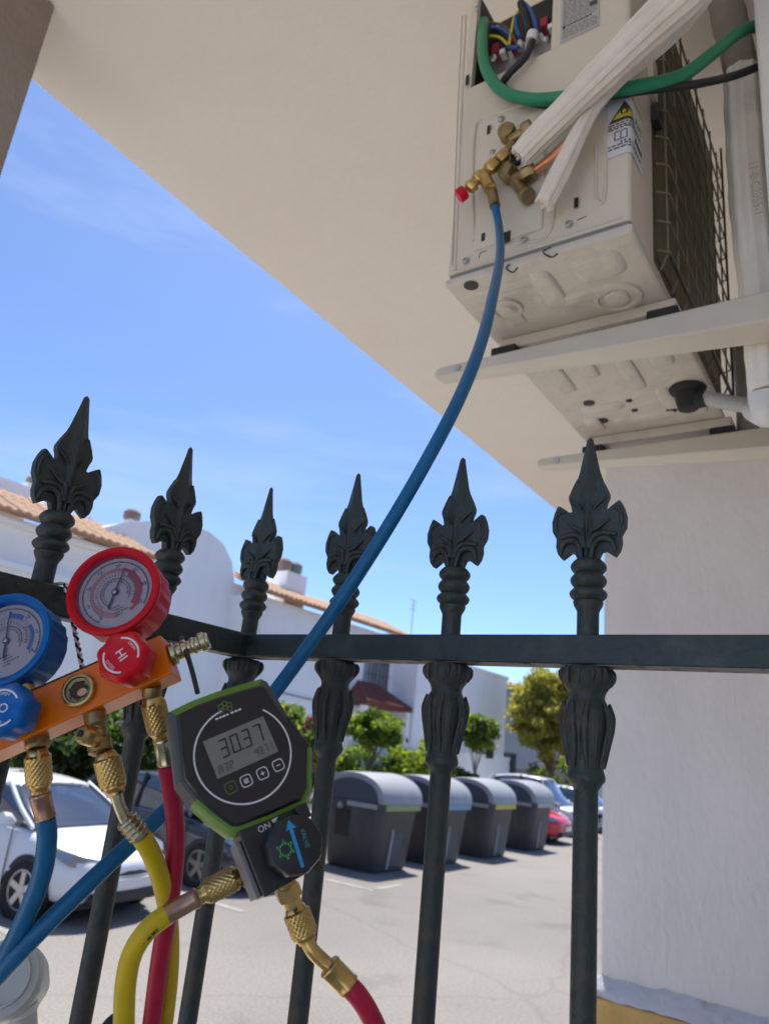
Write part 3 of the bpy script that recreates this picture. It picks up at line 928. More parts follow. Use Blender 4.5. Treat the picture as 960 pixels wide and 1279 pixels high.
# ================================================================== CARS
def make_car(root, paint, rimm='rim', van=0.0):
    # local: front at x = 0, car extends to -x, z up
    st = [(0.02, 0.34, 0.56, 0.52), (-0.03, 0.24, 0.66, 0.66), (-0.16, 0.21, 0.735, 0.80), (-0.45, 0.20, 0.82, 0.875), (-0.85, 0.19, 0.90, 0.895), (-1.15, 0.19, 0.95, 0.90),
          (-1.9, 0.19, 0.98, 0.905), (-2.8, 0.19, 1.0, 0.90), (-3.6, 0.20, 1.02, 0.885), (-4.0, 0.24, 1.0, 0.85), (-4.17, 0.30, 0.93, 0.78), (-4.22, 0.36, 0.80, 0.68)]
    b = MB()
    secs = []
    for (x, zb, zt, w) in st:
        half = [(0, zb), (w - 0.12, zb), (w - 0.03, zb + 0.08), (w, zb + 0.24 if zt - zb > 0.4 else (zb + zt) / 2), (w - 0.01, (zt + zb) / 2 + 0.1), (w - 0.05, zt - 0.05), (w - 0.14, zt), (w * 0.5, zt + 0.025), (0, zt + 0.035)]
        sec = [V((x - 0.10 * (1 if x > -0.5 else 0) * (y / 0.9) ** 2, -y, z)) for y, z in half] + [V((x - 0.10 * (1 if x > -0.5 else 0) * (y / 0.9) ** 2, y, z)) for y, z in reversed(half[1:-1])]
        secs.append(sec)
    b.loft(secs)
    body = b.build('body', paint, root, smooth=60, sub=2, world=False)
    # cabin
    cab = [(-0.98, 0.95, 0.955, 0.76, 0.74), (-1.30, 0.95, 1.14, 0.78, 0.70), (-1.72, 0.95, 1.385 + van, 0.79, 0.60), (-2.3, 0.97, 1.46 + van, 0.79, 0.585), (-3.1, 0.98, 1.44 + van, 0.78, 0.57), (-3.75, 0.99, 1.30 + van, 0.75, 0.55), (-4.08, 0.99, 1.02, 0.70, 0.60)]
    g = MB()
    secs = []
    for (x, zl, zt, wl, wt) in cab:
        h = [(wl, zl), (wl * 0.5 + wt * 0.5 + 0.02, (zl + zt) / 2), (wt + 0.02, zt - 0.05 * (zt - zl)), (wt - 0.08, zt), (0, zt + 0.02 * (zt - zl) / 0.4)]
        secs.append([V((x + 0.06 * (1 - (y / 0.8) ** 2), -y, z)) for y, z in h] + [V((x + 0.06 * (1 - (y / 0.8) ** 2), y, z)) for y, z in reversed(h[:-1])])
    g.loft(secs, close=True)
    g.build('window_glass', 'car_glass', root, smooth=60, world=False)
    MB().bb((-3.6, -0.62, 0.86), (-1.5, 0.62, 0.97)).bb((-1.75, -0.6, 0.9), (-1.2, 0.6, 1.0)).bb((-2.5, -0.55, 0.9), (-2.3, -0.1, 1.25)).bb((-2.5, 0.1, 0.9), (-2.3, 0.55, 1.25)).build('interior', 'interior', root, smooth=0, world=False)
    # roof panel
    r = MB()
    secs = []
    for (x, zl, zt, wl, wt) in [(-1.66, 0, 1.375 + van, 0, 0.60)] + [(c[0], 0, c[2], 0, c[4]) for c in cab[2:6]] + [(-3.86, 0, 1.26 + van, 0, 0.54)]:
        pts = [(-wt - 0.035, zt - 0.035), (-wt - 0.01, zt + 0.012), (-wt * 0.5, zt + 0.03), (0, zt + 0.038), (wt * 0.5, zt + 0.03), (wt + 0.01, zt + 0.012), (wt + 0.035, zt - 0.035)]
        secs.append([V((x + 0.06 * (1 - (y / 0.8) ** 2), y, z)) for y, z in pts] + [V((x + 0.06 * (1 - (y / 0.8) ** 2), y, z - 0.03)) for y, z in reversed(pts)])
    r.loft(secs)
    r.build('roof', paint, root, smooth=60, sub=1, world=False)
    for s in (-1, 1):
        MB().tube([(-0.98, s * 0.79, 0.95), (-1.34, s * 0.745, 1.16), (-1.74, s * 0.635, 1.39 + van)], [0.028, 0.025, 0.028], 8).build('windscreen_pillar', paint, root, world=False)
        MB().tube([(-2.45, s * 0.80, 0.98), (-2.5, s * 0.61, 1.45 + van)], 0.035, 8, sm=False).build('door_pillar', 'trim_black', root, world=False)
        MB().tube([(-3.95, s * 0.74, 0.99), (-3.55, s * 0.6, 1.36 + van)], [0.12, 0.08], 8, sm=False).build('rear_pillar', paint, root, world=False)
        mm = MB().tube([(-1.25, s * 0.84, 0.98), (-1.28, s * 0.93, 1.02), (-1.28, s * 1.02, 1.03)], [0.03, 0.075, 0.07], 10).build('wing_mirror', paint, root, world=False)
        # headlight
        hl = MB().loft([[V((-0.12 + 0.02, s * 0.50, 0.63)), V((-0.10, s * 0.50, 0.70)), V((-0.13, s * 0.50, 0.70))],
                        [V((-0.16, s * 0.66, 0.61)), V((-0.20, s * 0.68, 0.745)), V((-0.26, s * 0.66, 0.72))],
                        [V((-0.26, s * 0.80, 0.64)), V((-0.36, s * 0.82, 0.79)), V((-0.42, s * 0.78, 0.77))],
                        [V((-0.46, s * 0.868, 0.72)), V((-0.58, s * 0.868, 0.83)), V((-0.60, s * 0.84, 0.82))]])
        hl.build('headlight', 'headlight', root, smooth=40, world=False)
        MB().lathe([(0.05, 0), (0.05, 0.02)], (-0.08, s * 0.62, 0.36), (1, 0, 0), 12).build('fog_lamp', 'headlight', root, world=False)
    MB().loft([[V((-0.035, -0.50, 0.53)), V((0.022, -0.1, 0.525)), V((0.022, 0.1, 0.525)), V((-0.035, 0.50, 0.53))], [V((-0.09, -0.46, 0.66)), V((-0.045, -0.1, 0.67)), V((-0.045, 0.1, 0.67)), V((-0.09, 0.46, 0.66))]], close=False, caps=False).build('grille', 'trim_black', root, smooth=0, world=False)
    MB().bb((-0.3, -0.60, 0.235), (0.022, 0.60, 0.36)).build('bumper_intake', 'trim_black', root, smooth=0, bevel=0.03, world=False)
    MB().bb((0.0, -0.26, 0.39), (0.034, 0.26, 0.49)).build('number_plate', 'white_plastic', root, smooth=0, world=False)
    MB().bb((-3.9, -0.75, 0.14), (-0.3, 0.75, 0.24)).build('underbody', 'trim_black', root, smooth=0, world=False)
    for s in (-1, 1):
        sm = MB()
        for xs in ((-1.18, -1.22), (-2.35, -2.35), (-3.2, -3.05)):
            sm.tube([(xs[0], s * 0.897, 0.32), (xs[0], s * 0.904, 0.6), (xs[1], s * 0.868, 0.93)], 0.007, 5)
        sm.build('door_seam', 'trim_black', root, world=False)
        MB().tube([(-2.05, s * 0.905, 0.80), (-2.25, s * 0.905, 0.81)], 0.016, 6, sm=False).build('door_handle', paint, root, world=False)
    for x in (-0.82, -3.42):
        for s in (-1, 1):
            MB().lathe([(0.37, -0.12), (0.375, 0.0), (0.36, 0.008)], (x, s * 0.885, 0.315), (0, s, 0), 28).build('wheel_arch', 'trim_black', root, world=False)
            w = MB().lathe([(0.20, -0.2), (0.29, -0.2), (0.315, -0.17), (0.318, -0.02), (0.295, 0.012), (0.215, 0.006)], (x, s * 0.895, 0.315), (0, s, 0), 28).build('wheel', 'tyre', root, world=False)
            rm = MB().lathe([(0.20, 0.0), (0.215, 0.012), (0.20, 0.014), (0.185, -0.03), (0.05, -0.02), (0.0, -0.02)], (x, s * 0.895, 0.315), (0, s, 0), 28, caps=False)
            rm.build('rim', rimm, w, world=False)
            sp = MB()
            for k in range(5):
                t = 2 * PI * k / 5 + 0.3
                c, q = math.cos(t), math.sin(t)
                fr = Fr((x, s * 0.90, 0.315), (c, 0, q), (-q, 0, c), (0, s, 0))
                sp.bb((0.03, -0.035, -0.02), (0.19, 0.035, 0.008), fr)
            sp.lathe([(0.05, -0.01), (0.05, 0.012), (0.03, 0.016)], (x, s * 0.90, 0.315), (0, s, 0), 16)
            sp.build('spoke', rimm, w, smooth=30, world=False)
            hole = MB().lathe([(0.185, -0.012), (0.184, -0.0115)], (x, s * 0.895, 0.315), (0, s, 0), 24).build('brake_shadow_plate', 'trim_black', w, world=False)
cars = (((-6.83, 5.64), 8, 'car_white', 'rim', 0, 'white hatchback parked nose out at left behind the blue hoses'),
        ((-7.14, 8.28), 5, 'car_dark', 'rim_dark', 0.02, 'dark grey car half hidden behind the digital gauge'),
        ((-7.62, 20.35), 3, 'car_red', 'rim_dark', 0, 'red car parked beyond the farthest bin'),
        ((-7.9, 23.3), 2, 'car_white', 'rim', 0.36, 'tall white car behind the red car'),
        ((-7.7, 26.2), 2, 'car_white', 'rim', 0.05, 'white car farthest down the street beside the pillar edge'))
for (x, y), rz, paint, rimm, van, lab in cars:
    rt = thing('parked_car', (x, y, 0), lab, 'car', 'cars parked across the street', rz=R(rz))
    rt.scale = (0.87, 0.87, 0.87)
    make_car(rt, paint, rimm, van)

# ================================================================== IRON FENCE
FX, FY, SP = -0.5984, 0.5919, 0.13
ZT, ZR, RH = 2.2823, 2.1027, 0.024
fence = thing('iron_fence', (FX, FY, 1.08), 'dark green cast iron fence with spear finials turning a corner', 'fence')
# rails
rl = MB().bb((FX + 0.012, FY - 0.012, ZR - RH), (0.75, FY + 0.012, ZR)).build('rail', 'iron_rail', fence, smooth=0, bevel=0.0012)
MB().bb((FX + 0.012, FY - 0.0112, ZR - RH - 0.0009), (0.75, FY + 0.0112, ZR - RH - 0.0002)).build('rail_bounce_strip', 'iron_under_lit', rl, smooth=0)  # thin strip that carries the painted bounce light below the rail
rl = MB().bb((FX - 0.012, -1.2, ZR - RH - 0.0004), (FX + 0.012, FY + 0.0122, ZR + 0.0004)).build('rail', 'iron_rail', fence, smooth=0, bevel=0.0012)
MB().bb((FX - 0.0112, -1.2, ZR - RH - 0.0013), (FX + 0.0112, FY, ZR - RH - 0.0006)).build('rail_bounce_strip', 'iron_under_lit', rl, smooth=0)
MB().bb((FX + 0.012, FY - 0.011, 1.17), (0.75, FY + 0.011, 1.19)).build('rail', 'iron_rail', fence, smooth=0)
MB().bb((FX - 0.011, -1.2, 1.1696), (FX + 0.011, FY + 0.0112, 1.1904)).build('rail', 'iron_rail', fence, smooth=0)
# finial silhouette measured in quarter pixels of the photograph, 1/5748 m each
K = 1 / 5748.0
KZ = 0.000735 / 4
half = [(30, 300), (60, 262), (85, 310), (102, 350), (101, 368), (90, 395), (82, 428), (97, 430), (122, 411), (147, 394), (158, 392), (174, 425), (187, 472), (183, 522), (161, 560), (163, 598), (154, 632), (131, 661), (112, 648), (88, 631), (66, 634), (54, 660), (50, 688)]
pts = [(w * K, -(y - 45) * KZ) for w, y in half]
poly = pts + [(-a, b) for a, b in reversed(pts)]
XZ = Fr((0, 0, 0), (1, 0, 0), (0, 0, 1), (0, -1, 0))
fm = MB()
fm.prism(poly, XZ, -0.0035, 0.0035)
# spear: lofted diamond with a sharp ridge
secs = []
for (w, y, t) in ((6, 45, 6), (19, 58, 15), (27, 100, 19), (56, 230, 32), (84, 310, 40), (100, 350, 42), (88, 385, 42), (56, 450, 40), (40, 560, 46), (44, 640, 52), (52, 690, 56)):
    z = -(y - 45) * KZ
    secs.append([V((w * K, 0, z)), V((w * K * 0.35, -t * K * 0.62, z)), V((0, -t * K, z)), V((-w * K * 0.35, -t * K * 0.62, z)), V((-w * K, 0, z)), V((-w * K * 0.35, t * K * 0.62, z)), V((0, t * K, z)), V((w * K * 0.35, t * K * 0.62, z))])
fm.loft(secs)
fin_me = fm.mesh('finial', 'iron', smooth=28)
# leaf veins and rolled lobes on both faces
vm = MB()
for s in (-1, 1):
    for f in (-1, 1):
        def fp(w, y, t):
            return V((s * w * K, f * t * K, -(y - 45) * KZ))
        vm.tube([fp(14, 620, 40), fp(20, 545, 40), fp(55, 520, 30), (fp(110, 480, 24))], [0.00259, 0.00245, 0.00202, 0.00072], 6)
        vm.tube([fp(18, 600, 42), fp(38, 560, 36), fp(85, 548, 26), fp(140, 556, 22)], [0.00216, 0.00259, 0.00274, 0.00187], 6)
        vm.tube([fp(22, 670, 40), fp(40, 600, 38), fp(80, 575, 30), fp(122, 590, 26), fp(136, 640, 20)], [0.00216, 0.00259, 0.00302, 0.00302, 0.00144], 6)
        vm.tube([fp(30, 430, 34), fp(60, 395, 28), fp(92, 370, 22)], [0.00072, 0.00187, 0.00115], 6)
        vm.tube([fp(120, 425, 18), fp(150, 430, 18), fp(168, 470, 18), fp(160, 525, 18)], [0.00144, 0.00216, 0.00230, 0.00144], 6)
vein_me = vm.mesh('leaf_relief', 'iron', smooth=60)
# collar rings between finial and rail
def zq(y):
    return -(y - 45) * KZ
def rings():
    pr = []
    def rg(y0, y1, r, r0):
        n = 7
        for i in range(n):
            t = PI * i / (n - 1)
            pr.append(((r0 + (r - r0) * math.sin(t)) * K, zq(y0 + (y1 - y0) * i / (n - 1))))
    pr.append((56 * K, zq(668)))
    rg(672, 735, 87, 66)
    rg(737, 800, 87, 68)
    rg(802, 862, 90, 66)
    pr.extend([(72 * K, zq(868)), (68 * K, zq(884)), (56 * K, zq(905)), (52 * K, zq(915)), (52 * K, ZR - ZT - 0.001)])
    return pr
col_me = MB().lathe(rings(), (0, 0, 0), (0, 0, 1), 22).mesh('collar', 'iron', 40)
KB = 0.000172
def bz(y):
    return ZR - RH - ZT - 0.0016 - (y - 50) * KB
Q = 1 / (4.267 * 1437)
bp = [(112, 50), (134, 66), (139, 88), (134, 112), (118, 140), (100, 165), (93, 182), (93, 195), (104, 215), (120, 245), (128, 280), (127, 315), (117, 360), (104, 410), (95, 460), (88, 505), (93, 522), (99, 540), (95, 556), (80, 572), (66, 590), (61, 602)]
def flute(t, h):
    y = 50 - (h - (ZR - RH - ZT)) / KB
    a = 0.0
    if 205 < y < 520:
        a = 0.17 * math.sin(PI * (y - 205) / 315)
    elif 60 < y < 150:
        a = 0.13
    return 1 + a * (abs(math.cos(4 * t)) - 0.6)
bal_me = MB().lathe([(w * Q * 0.92, bz(y)) for w, y in bp], (0, 0, 0), (0, 0, 1), 40, flute).mesh('baluster', 'iron', 50)
bar_me = MB().lathe([(0.0093, bz(598)), (0.0093, 1.09 - ZT)], (0, 0, 0), (0, 0, 1), 20).mesh('picket', 'iron', 40)
lm_ = MB()
def br_(y):
    for k in range(len(bp) - 1):
        if bp[k][1] <= y <= bp[k + 1][1]:
            t = (y - bp[k][1]) / (bp[k + 1][1] - bp[k][1])
            return (bp[k][0] * (1 - t) + bp[k + 1][0] * t) * Q * 0.92
    return bp[-1][0] * Q * 0.92
for k in range(8):
    a = 2 * PI * (k + 0.5) / 8
    P = []
    for y in (500, 460, 400, 340, 280, 240, 212):
        sw = 0.16 * math.sin((y - 200) / 300 * PI) * (1 if k % 2 else -1)
        r = br_(y) + (0.0004 if y > 225 else 0.0022)
        P.append(V((r * math.cos(a + sw), r * math.sin(a + sw), bz(y))))
    lm_.tube(P, [0.0010, 0.0018, 0.0024, 0.0027, 0.0027, 0.0024, 0.0010], 6)
    P = []
    for y in (470, 420, 360, 300, 265):
        r = br_(y) + 0.0002
        P.append(V((r * math.cos(a + 0.39), r * math.sin(a + 0.39), bz(y))))
    lm_.tube(P, [0.0008, 0.0014, 0.0018, 0.0018, 0.0008], 6)
for k in range(12):
    a = 2 * PI * k / 12
    P = []
    for y in (60, 80, 105, 135):
        r = br_(y) + 0.0002
        P.append(V((r * math.cos(a), r * math.sin(a), bz(y))))
    lm_.tube(P, [0.0016, 0.0026, 0.0024, 0.0010], 6)
bl_me = lm_.mesh('baluster_leaf', 'iron', smooth=60)
places = [(FX, FY - 4 * 0.127, 1), (FX, FY - 3 * 0.127, 1), (FX, FY - 2 * 0.127, 1), (FX, FY - 0.127, 1), (FX, FY, 0), (FX + SP, FY, 0), (FX + 2 * SP, FY, 0), (FX + 3 * SP, FY, 0)]
for i, (x, y, turn) in enumerate(places):
    o = bpy.data.objects.new('picket', bar_me)
    C.objects.link(o)
    o.parent = fence
    o.matrix_parent_inverse = Matrix.Translation(-fence.location)
    o.location = (x, y, ZT + random.uniform(-0.001, 0.001))
    o.rotation_euler = (R(random.uniform(-0.5, 0.5)), R(random.uniform(-0.5, 0.5)), (PI / 2 if turn else 0) + R(random.uniform(-4, 4)))
    for nm, me in (('finial', fin_me), ('leaf_relief', vein_me), ('collar', col_me), ('baluster', bal_me), ('baluster_leaf', bl_me)):
        c = bpy.data.objects.new(nm, me)
        C.objects.link(c)
        c.parent = o
        if nm == 'finial':
            bv = c.modifiers.new('bevel', 'BEVEL')
            bv.width = 0.0016
            bv.segments = 2
            bv.limit_method = 'ANGLE'
            bv.angle_limit = R(50)

# ================================================================== AIR CONDITIONER
UX0, UX1, UY0, UY1, UZ0, UZ1 = -0.597, -0.274, 0.945, 1.67, 2.80, 3.55
ac = thing('air_conditioner', ((UX0 + UX1) / 2, (UY0 + UY1) / 2, UZ0), 'beige air conditioner outdoor unit with open wiring box, on wall brackets', 'air conditioner')
def PAN(px, py, off=0.0):
    """a point on the end panel seen at that photo pixel; off = metres in front of the panel"""
    return at_y(px, py, UY0 - off)
oL = PAN(592, 60).x
oR = PAN(689, 30).x
oB = PAN(591, 108).z
oT = 3.50
body = MB()
body.bb((UX0 + 0.002, UY0 + 0.11, UZ0 + 0.004), (UX1 - 0.002, UY1, UZ1))
body.bb((UX0 + 0.002, UY0 + 0.012, UZ0 + 0.004), (UX1 - 0.002, UY0 + 0.1095, oB - 0.03))
body.build('cabinet', 'unit_paint', ac, smooth=0, bevel=0.006)
pn = MB()
t = 0.012
pn.bb((UX0, UY0, UZ0 + 0.012), (UX1 - 0.008, UY0 + t, oB))
pn.bb((UX0, UY0, oB + 0.0004), (oL, UY0 + t, UZ1))
pn.bb((oR, UY0, oB + 0.0004), (UX1 - 0.008, UY0 + t, UZ1))
pn.bb((oL, UY0, oT), (oR, UY0 + t, UZ1))
pnl = pn.build('end_panel', 'unit_paint', ac, smooth=0)
# rounded rear edge of the panel, wrapping round to the coil side
edge = []
for k in range(7):
    a = PI / 2 * k / 6
    edge.append((UX1 - 0.008 + 0.008 * math.sin(a), UY0 + 0.008 - 0.008 * math.cos(a)))
poly = [(UX1 - 0.008, UY0 + 0.012)] + edge + [(UX1, 1.075), (UX1 - 0.01, 1.075), (UX1 - 0.01, UY0 + 0.02)]
MB().prism(poly, WF, UZ0 + 0.012, UZ1).build('rear_corner', 'unit_paint', ac, smooth=50)
# wiring box interior
bx = MB()
bx.bb((oL, UY0 + 0.095, oB), (oR, UY0 + 0.1, oT + 0.02))
bx.bb((oL - 0.004, UY0 + t, oB), (oL, UY0 + 0.1, oT)).bb((oR, UY0 + t, oB), (oR + 0.004, UY0 + 0.1, oT)).bb((oL, UY0 + t, oB - 0.004), (oR, UY0 + 0.1, oB))
bx.build('wiring_box', 'black', ac, smooth=0)
# pressed lines of the panel
fl = MB()
def bead(pxs, r=0.003, off=0.0):
    fl.tube([PAN(x, y, off) for x, y in pxs], r, 6, n=5)
bead([(581, 20), (574, 180), (568, 338)], 0.0028)
bead([(592, 300), (590, 230), (593, 165), (600, 150), (616, 143), (706, 113), (745, 100)], 0.0036)
bead([(628, 190), (622, 288), (632, 292)], 0.003)
bead([(690, 188), (688, 288), (640, 305)], 0.0028)
bead([(757, 60), (756, 150), (755, 240), (750, 254), (744, 240), (744, 180)], 0.0036)
bead([(569, 340), (640, 316), (720, 289), (776, 272)], 0.0026)
fl.build('pressed_line', 'unit_paint', pnl, smooth=60)
MB().bb((UX0 + 0.003, UY0 + 0.002, UZ0 + 0.0038), (UX1 - 0.003, UY0 + 0.0115, UZ0 + 0.0118)).build('seam', 'ink_grey', pnl, smooth=0)
MB().tube([PAN(577, 20, 0.0002), PAN(570, 180, 0.0002), PAN(565, 330, 0.0002)], 0.0009, 5).build('seam', 'ink_grey', pnl)
MB().bb((PAN(600, 200).x, UY0 - 0.004, PAN(600, 312).z), (PAN(681, 200).x, UY0 + 0.002, PAN(610, 165).z)).build('valve_plate', 'unit_paint', pnl, smooth=0, bevel=0.0035)
EP = Fr((0, UY0, 0), (1, 0, 0), (0, 0, 1), (0, -1, 0))
for (x, y, w, h) in ((610, 162, 5, 15), (603, 296, 5, 12), (632, 296, 11, 16), (719, 253, 5, 14), (583, 100, 5, 18), (714, 110, 9, 5), (643, 196, 12, 12)):
    c = PAN(x, y, 0.0045)
    MB().box((c.x, UY0 - 0.0045, c.z), (w * 0.0014, 0.0006, h * 0.0014)).build('slot', 'black', pnl, smooth=0)
for (x, y) in ((625, 148), (615, 190), (710, 279), (654, 299), (581, 325), (596, 10)):
    c = PAN(x, y, 0.004)
    s = MB().lathe([(0.0062, 0.0), (0.0062, 0.002), (0.0045, 0.005), (0.002, 0.0055)], (c.x, UY0 - 0.002, c.z), (0, -1, 0), 14).build('screw', 'zinc', pnl)
    MB().bb((c.x - 0.0035, UY0 - 0.0079, c.z - 0.0006), (c.x + 0.0035, UY0 - 0.0074, c.z + 0.0006)).build('screw_slot', 'black', s, smooth=0)
mk = MB()
for pts in ([(720, 275), (732, 270)], [(598, 322), (599, 316), (607, 313)]):
    mk.tube([PAN(x, y, 0.0004) for x, y in pts], 0.0008, 5, sm=False)
mk.build('stamped_arrow', 'ink', pnl)
# rating label
rl0, rl1, rl2, rl3 = PAN(697, -25, 0.0015), PAN(749, -40, 0.0015), PAN(748, 28, 0.0015), PAN(699, 54, 0.0015)
lx0, lx1 = rl3.x, rl2.x
lz0, lz1 = rl3.z, rl3.z + 0.15
lab = MB().bb((lx0, UY0 - 0.0016, lz0), (lx1, UY0 - 0.0006, lz1)).build('rating_label', 'paper_dull', pnl, smooth=0)
ink = MB()
zc = lz0 + 0.006
kk = 0
while zc < lz1 - 0.006:
    if kk in (6, 7):
        zc += 0.004
        kk += 1
        continue
    x = lx0 + 0.004
    while x < lx1 - 0.008:
        w = random.uniform(0.004, 0.013)
        w = min(w, lx1 - 0.003 - x)
        ink.quad([EP.p(x, zc, 0.0019), EP.p(x + w, zc, 0.0019), EP.p(x + w, zc + 0.0019, 0.0019), EP.p(x, zc + 0.0019, 0.0019)])
        x += w + 0.0022
    zc += 0.0039
    kk += 1
ink.build('label_text', 'ink_grey', lab, smooth=0)
cm = MB()
x = lx0 + 0.013
for w in (0.005, 0.004, 0.006, 0.003, 0.005, 0.004, 0.006, 0.004):
    cm.bb((x, UY0 - 0.0023, lz0 + 0.0325), (x + w, UY0 - 0.0021, lz0 + 0.0355))
    x += w + 0.0012
cm.bb((lx0 + 0.004, UY0 - 0.0023, lz0 + 0.030), (lx0 + 0.010, UY0 - 0.0021, lz0 + 0.037))
cm.bb((lx1 - 0.018, UY0 - 0.0023, lz0 + 0.055), (lx1 - 0.004, UY0 - 0.0021, lz0 + 0.066))
cm.build('label_heading', 'ink', lab, smooth=0)
# flammable refrigerant label folded round the rear corner
wl, wr = PAN(755, 140, 0.001), PAN(776, 140, 0.001)
zl0, zl1 = PAN(757, 199, 0.001).z, PAN(757, 127, 0.001).z
cx_, cy_ = UX1 - 0.008, UY0 + 0.008
path = [(wl.x, UY0 - 0.0012)] + [(cx_ + 0.0092 * math.sin(PI / 2 * k / 6), cy_ - 0.0092 * math.cos(PI / 2 * k / 6)) for k in range(7)] + [(UX1 + 0.0012, UY0 + 0.060)]
cum = [0.0]
for i in range(1, len(path)):
    cum.append(cum[-1] + math.hypot(path[i][0] - path[i - 1][0], path[i][1] - path[i - 1][1]))
LW = cum[-1]
class Wrap:
    """maps flat label coordinates onto the folded strip"""
    def __init__(s, z0, eps):
        s.z0, s.e = z0, eps
    def p(s, a, b, c=0.0):
        a = max(0.0, min(LW, a))
        for i in range(1, len(path)):
            if a <= cum[i] + 1e-9:
                t = (a - cum[i - 1]) / (cum[i] - cum[i - 1])
                x = path[i - 1][0] + (path[i][0] - path[i - 1][0]) * t
                y = path[i - 1][1] + (path[i][1] - path[i - 1][1]) * t
                tx, ty = path[i][0] - path[i - 1][0], path[i][1] - path[i - 1][1]
                L = math.hypot(tx, ty)
                return V((x + ty / L * c, y - tx / L * c, s.z0 + b))
wp = Wrap(zl0, 0)
LH = zl1 - zl0
def strip(mb, a0, a1, b0, b1, h):
    cuts = [a0] + [c for c in cum if a0 + 1e-5 < c < a1 - 1e-5] + [a1]
    for i in range(len(cuts) - 1):
        mb.quad([wp.p(cuts[i] + 1e-7, b0, h), wp.p(cuts[i + 1] - 1e-7, b0, h), wp.p(cuts[i + 1] - 1e-7, b1, h), wp.p(cuts[i] + 1e-7, b1, h)])
    return mb
wlab = strip(MB(), 0, LW, 0, LH, 0.0).build('warning_label', 'paper', pnl, smooth=0)
strip(MB(), LW * 0.45, LW, LH * 0.93, LH, 0.0005).build('yellow_band', 'label_yellow', wlab, smooth=0)
tcx, tw, tb, tt = 0.0325, 0.026, LH * 0.56, LH * 0.88
def rows(edge, b0, b1, h, n=18):
    """a shape symmetrical about tcx laid on the folded label in narrow bands"""
    mb_ = MB()
    for k in range(n):
        t0, t1 = k / n, (k + 1) / n
        w_ = edge((t0 + t1) / 2)
        if w_ > 0:
            strip(mb_, tcx - w_, tcx + w_, b0 + (b1 - b0) * t0, b0 + (b1 - b0) * t1, h)
    return mb_
rows(lambda t: tw * (1 - t), tb, tt, 0.0006, 24).build('warning_triangle', 'ink', wlab, smooth=0)
rows(lambda t: tw * 0.74 * (1 - t), tb + 0.006, tt - 0.010, 0.0010, 24).build('triangle_field', 'label_yellow', wlab, smooth=0)
fs = (tt - tb) * 0.46
rows(lambda t: fs * 0.36 * math.sin(PI * min(1.0, t * 0.8 + 0.2)) ** 0.8, tb + 0.012, tb + 0.012 + fs, 0.0014, 16).build('flame', 'ink', wlab, smooth=0)
rows(lambda t: fs * 0.17 * math.sin(PI * min(1.0, t * 0.8 + 0.2)), tb + 0.013, tb + 0.013 + fs * 0.5, 0.0018, 10).build('flame_heart', 'label_yellow', wlab, smooth=0)
lt = MB()
text(lt, 'R32', wp, LW * 0.80, LH * 0.68, 0.022, 0.0008)
for b_, w_ in ((0.515, 0.92), (0.475, 0.92), (0.44, 0.8), (0.16, 0.95), (0.11, 0.9)):
    x = 0.006
    while x < LW * w_:
        w = random.uniform(0.003, 0.011)
        strip(lt, x, min(LW * w_, x + w), LH * b_, LH * b_ + 0.0024, 0.0008)
        x += w + 0.002
for (a0, a1, b0, b1) in ((0.016, 0.0175, 0.25, 0.40), (0.0355, 0.037, 0.25, 0.40), (0.026, 0.0275, 0.25, 0.40), (0.016, 0.037, 0.25, 0.262), (0.016, 0.025, 0.385, 0.40), (0.028, 0.037, 0.385, 0.40)):
    strip(lt, a0, a1, LH * b0, LH * b1, 0.0008)
strip(lt, 0.026, 0.029, LH * 0.195, LH * 0.225, 0.0008)
strip(lt, 0.032, 0.035, LH * 0.195, LH * 0.225, 0.0008)
strip(lt, 0.038, 0.042, LH * 0.195, LH * 0.225, 0.0008)
for k in range(4):
    strip(lt, LW * 0.60 + k * 0.010, LW * 0.60 + k * 0.010 + 0.007, LH * 0.27, LH * 0.36, 0.0008)
lt.build('label_text', 'ink', wlab, smooth=0)

# base pan with pressed ribs, holes and feet
pan = MB().bb((UX0 - 0.004, UY0 - 0.004, UZ0 - 0.012), (UX1 + 0.004, UY1 + 0.004, UZ0 + 0.0035)).build('base_pan', 'unit_pan', ac, smooth=0, bevel=0.005)
UZ = UZ0 - 0.012
def under(px, py, dz=0.0):
    return at_z(px, py, UZ - dz)
def blob(cx, cy, rx, ry, h, seg=28):
    prof = [(1.0, 0.0), (0.94, -0.35 * h), (0.82, -0.85 * h), (0.70, -h), (0.3, -h * 1.02)]
    vs, fs = [], []
    for k, (r, z) in enumerate(prof):
        for i in range(seg):
            t = 2 * PI * i / seg
            c_, s_ = math.cos(t), math.sin(t)
            vs.append((cx + rx * r * (abs(c_) ** 0.5) * (1 if c_ >= 0 else -1), cy + ry * r * (abs(s_) ** 0.5) * (1 if s_ >= 0 else -1), UZ + 0.001 + z))
    for k in range(len(prof) - 1):
        for i in range(seg):
            j = (i + 1) % seg
            fs.append((k * seg + i, (k + 1) * seg + i, (k + 1) * seg + j, k * seg + j))
    fs.append(tuple((len(prof) - 1) * seg + i for i in range(seg)))
    MB().add(vs, fs).build('pressed_rib', 'unit_pan', pan, smooth=60)
blob(-0.345, 1.005, 0.045, 0.035, 0.007)
blob(-0.44, 1.03, 0.022, 0.06, 0.008)
blob(-0.53, 1.06, 0.02, 0.05, 0.006)
blob(-0.49, 0.99, 0.075, 0.012, 0.005)
blob(-0.40, 1.07, 0.06, 0.016, 0.007)
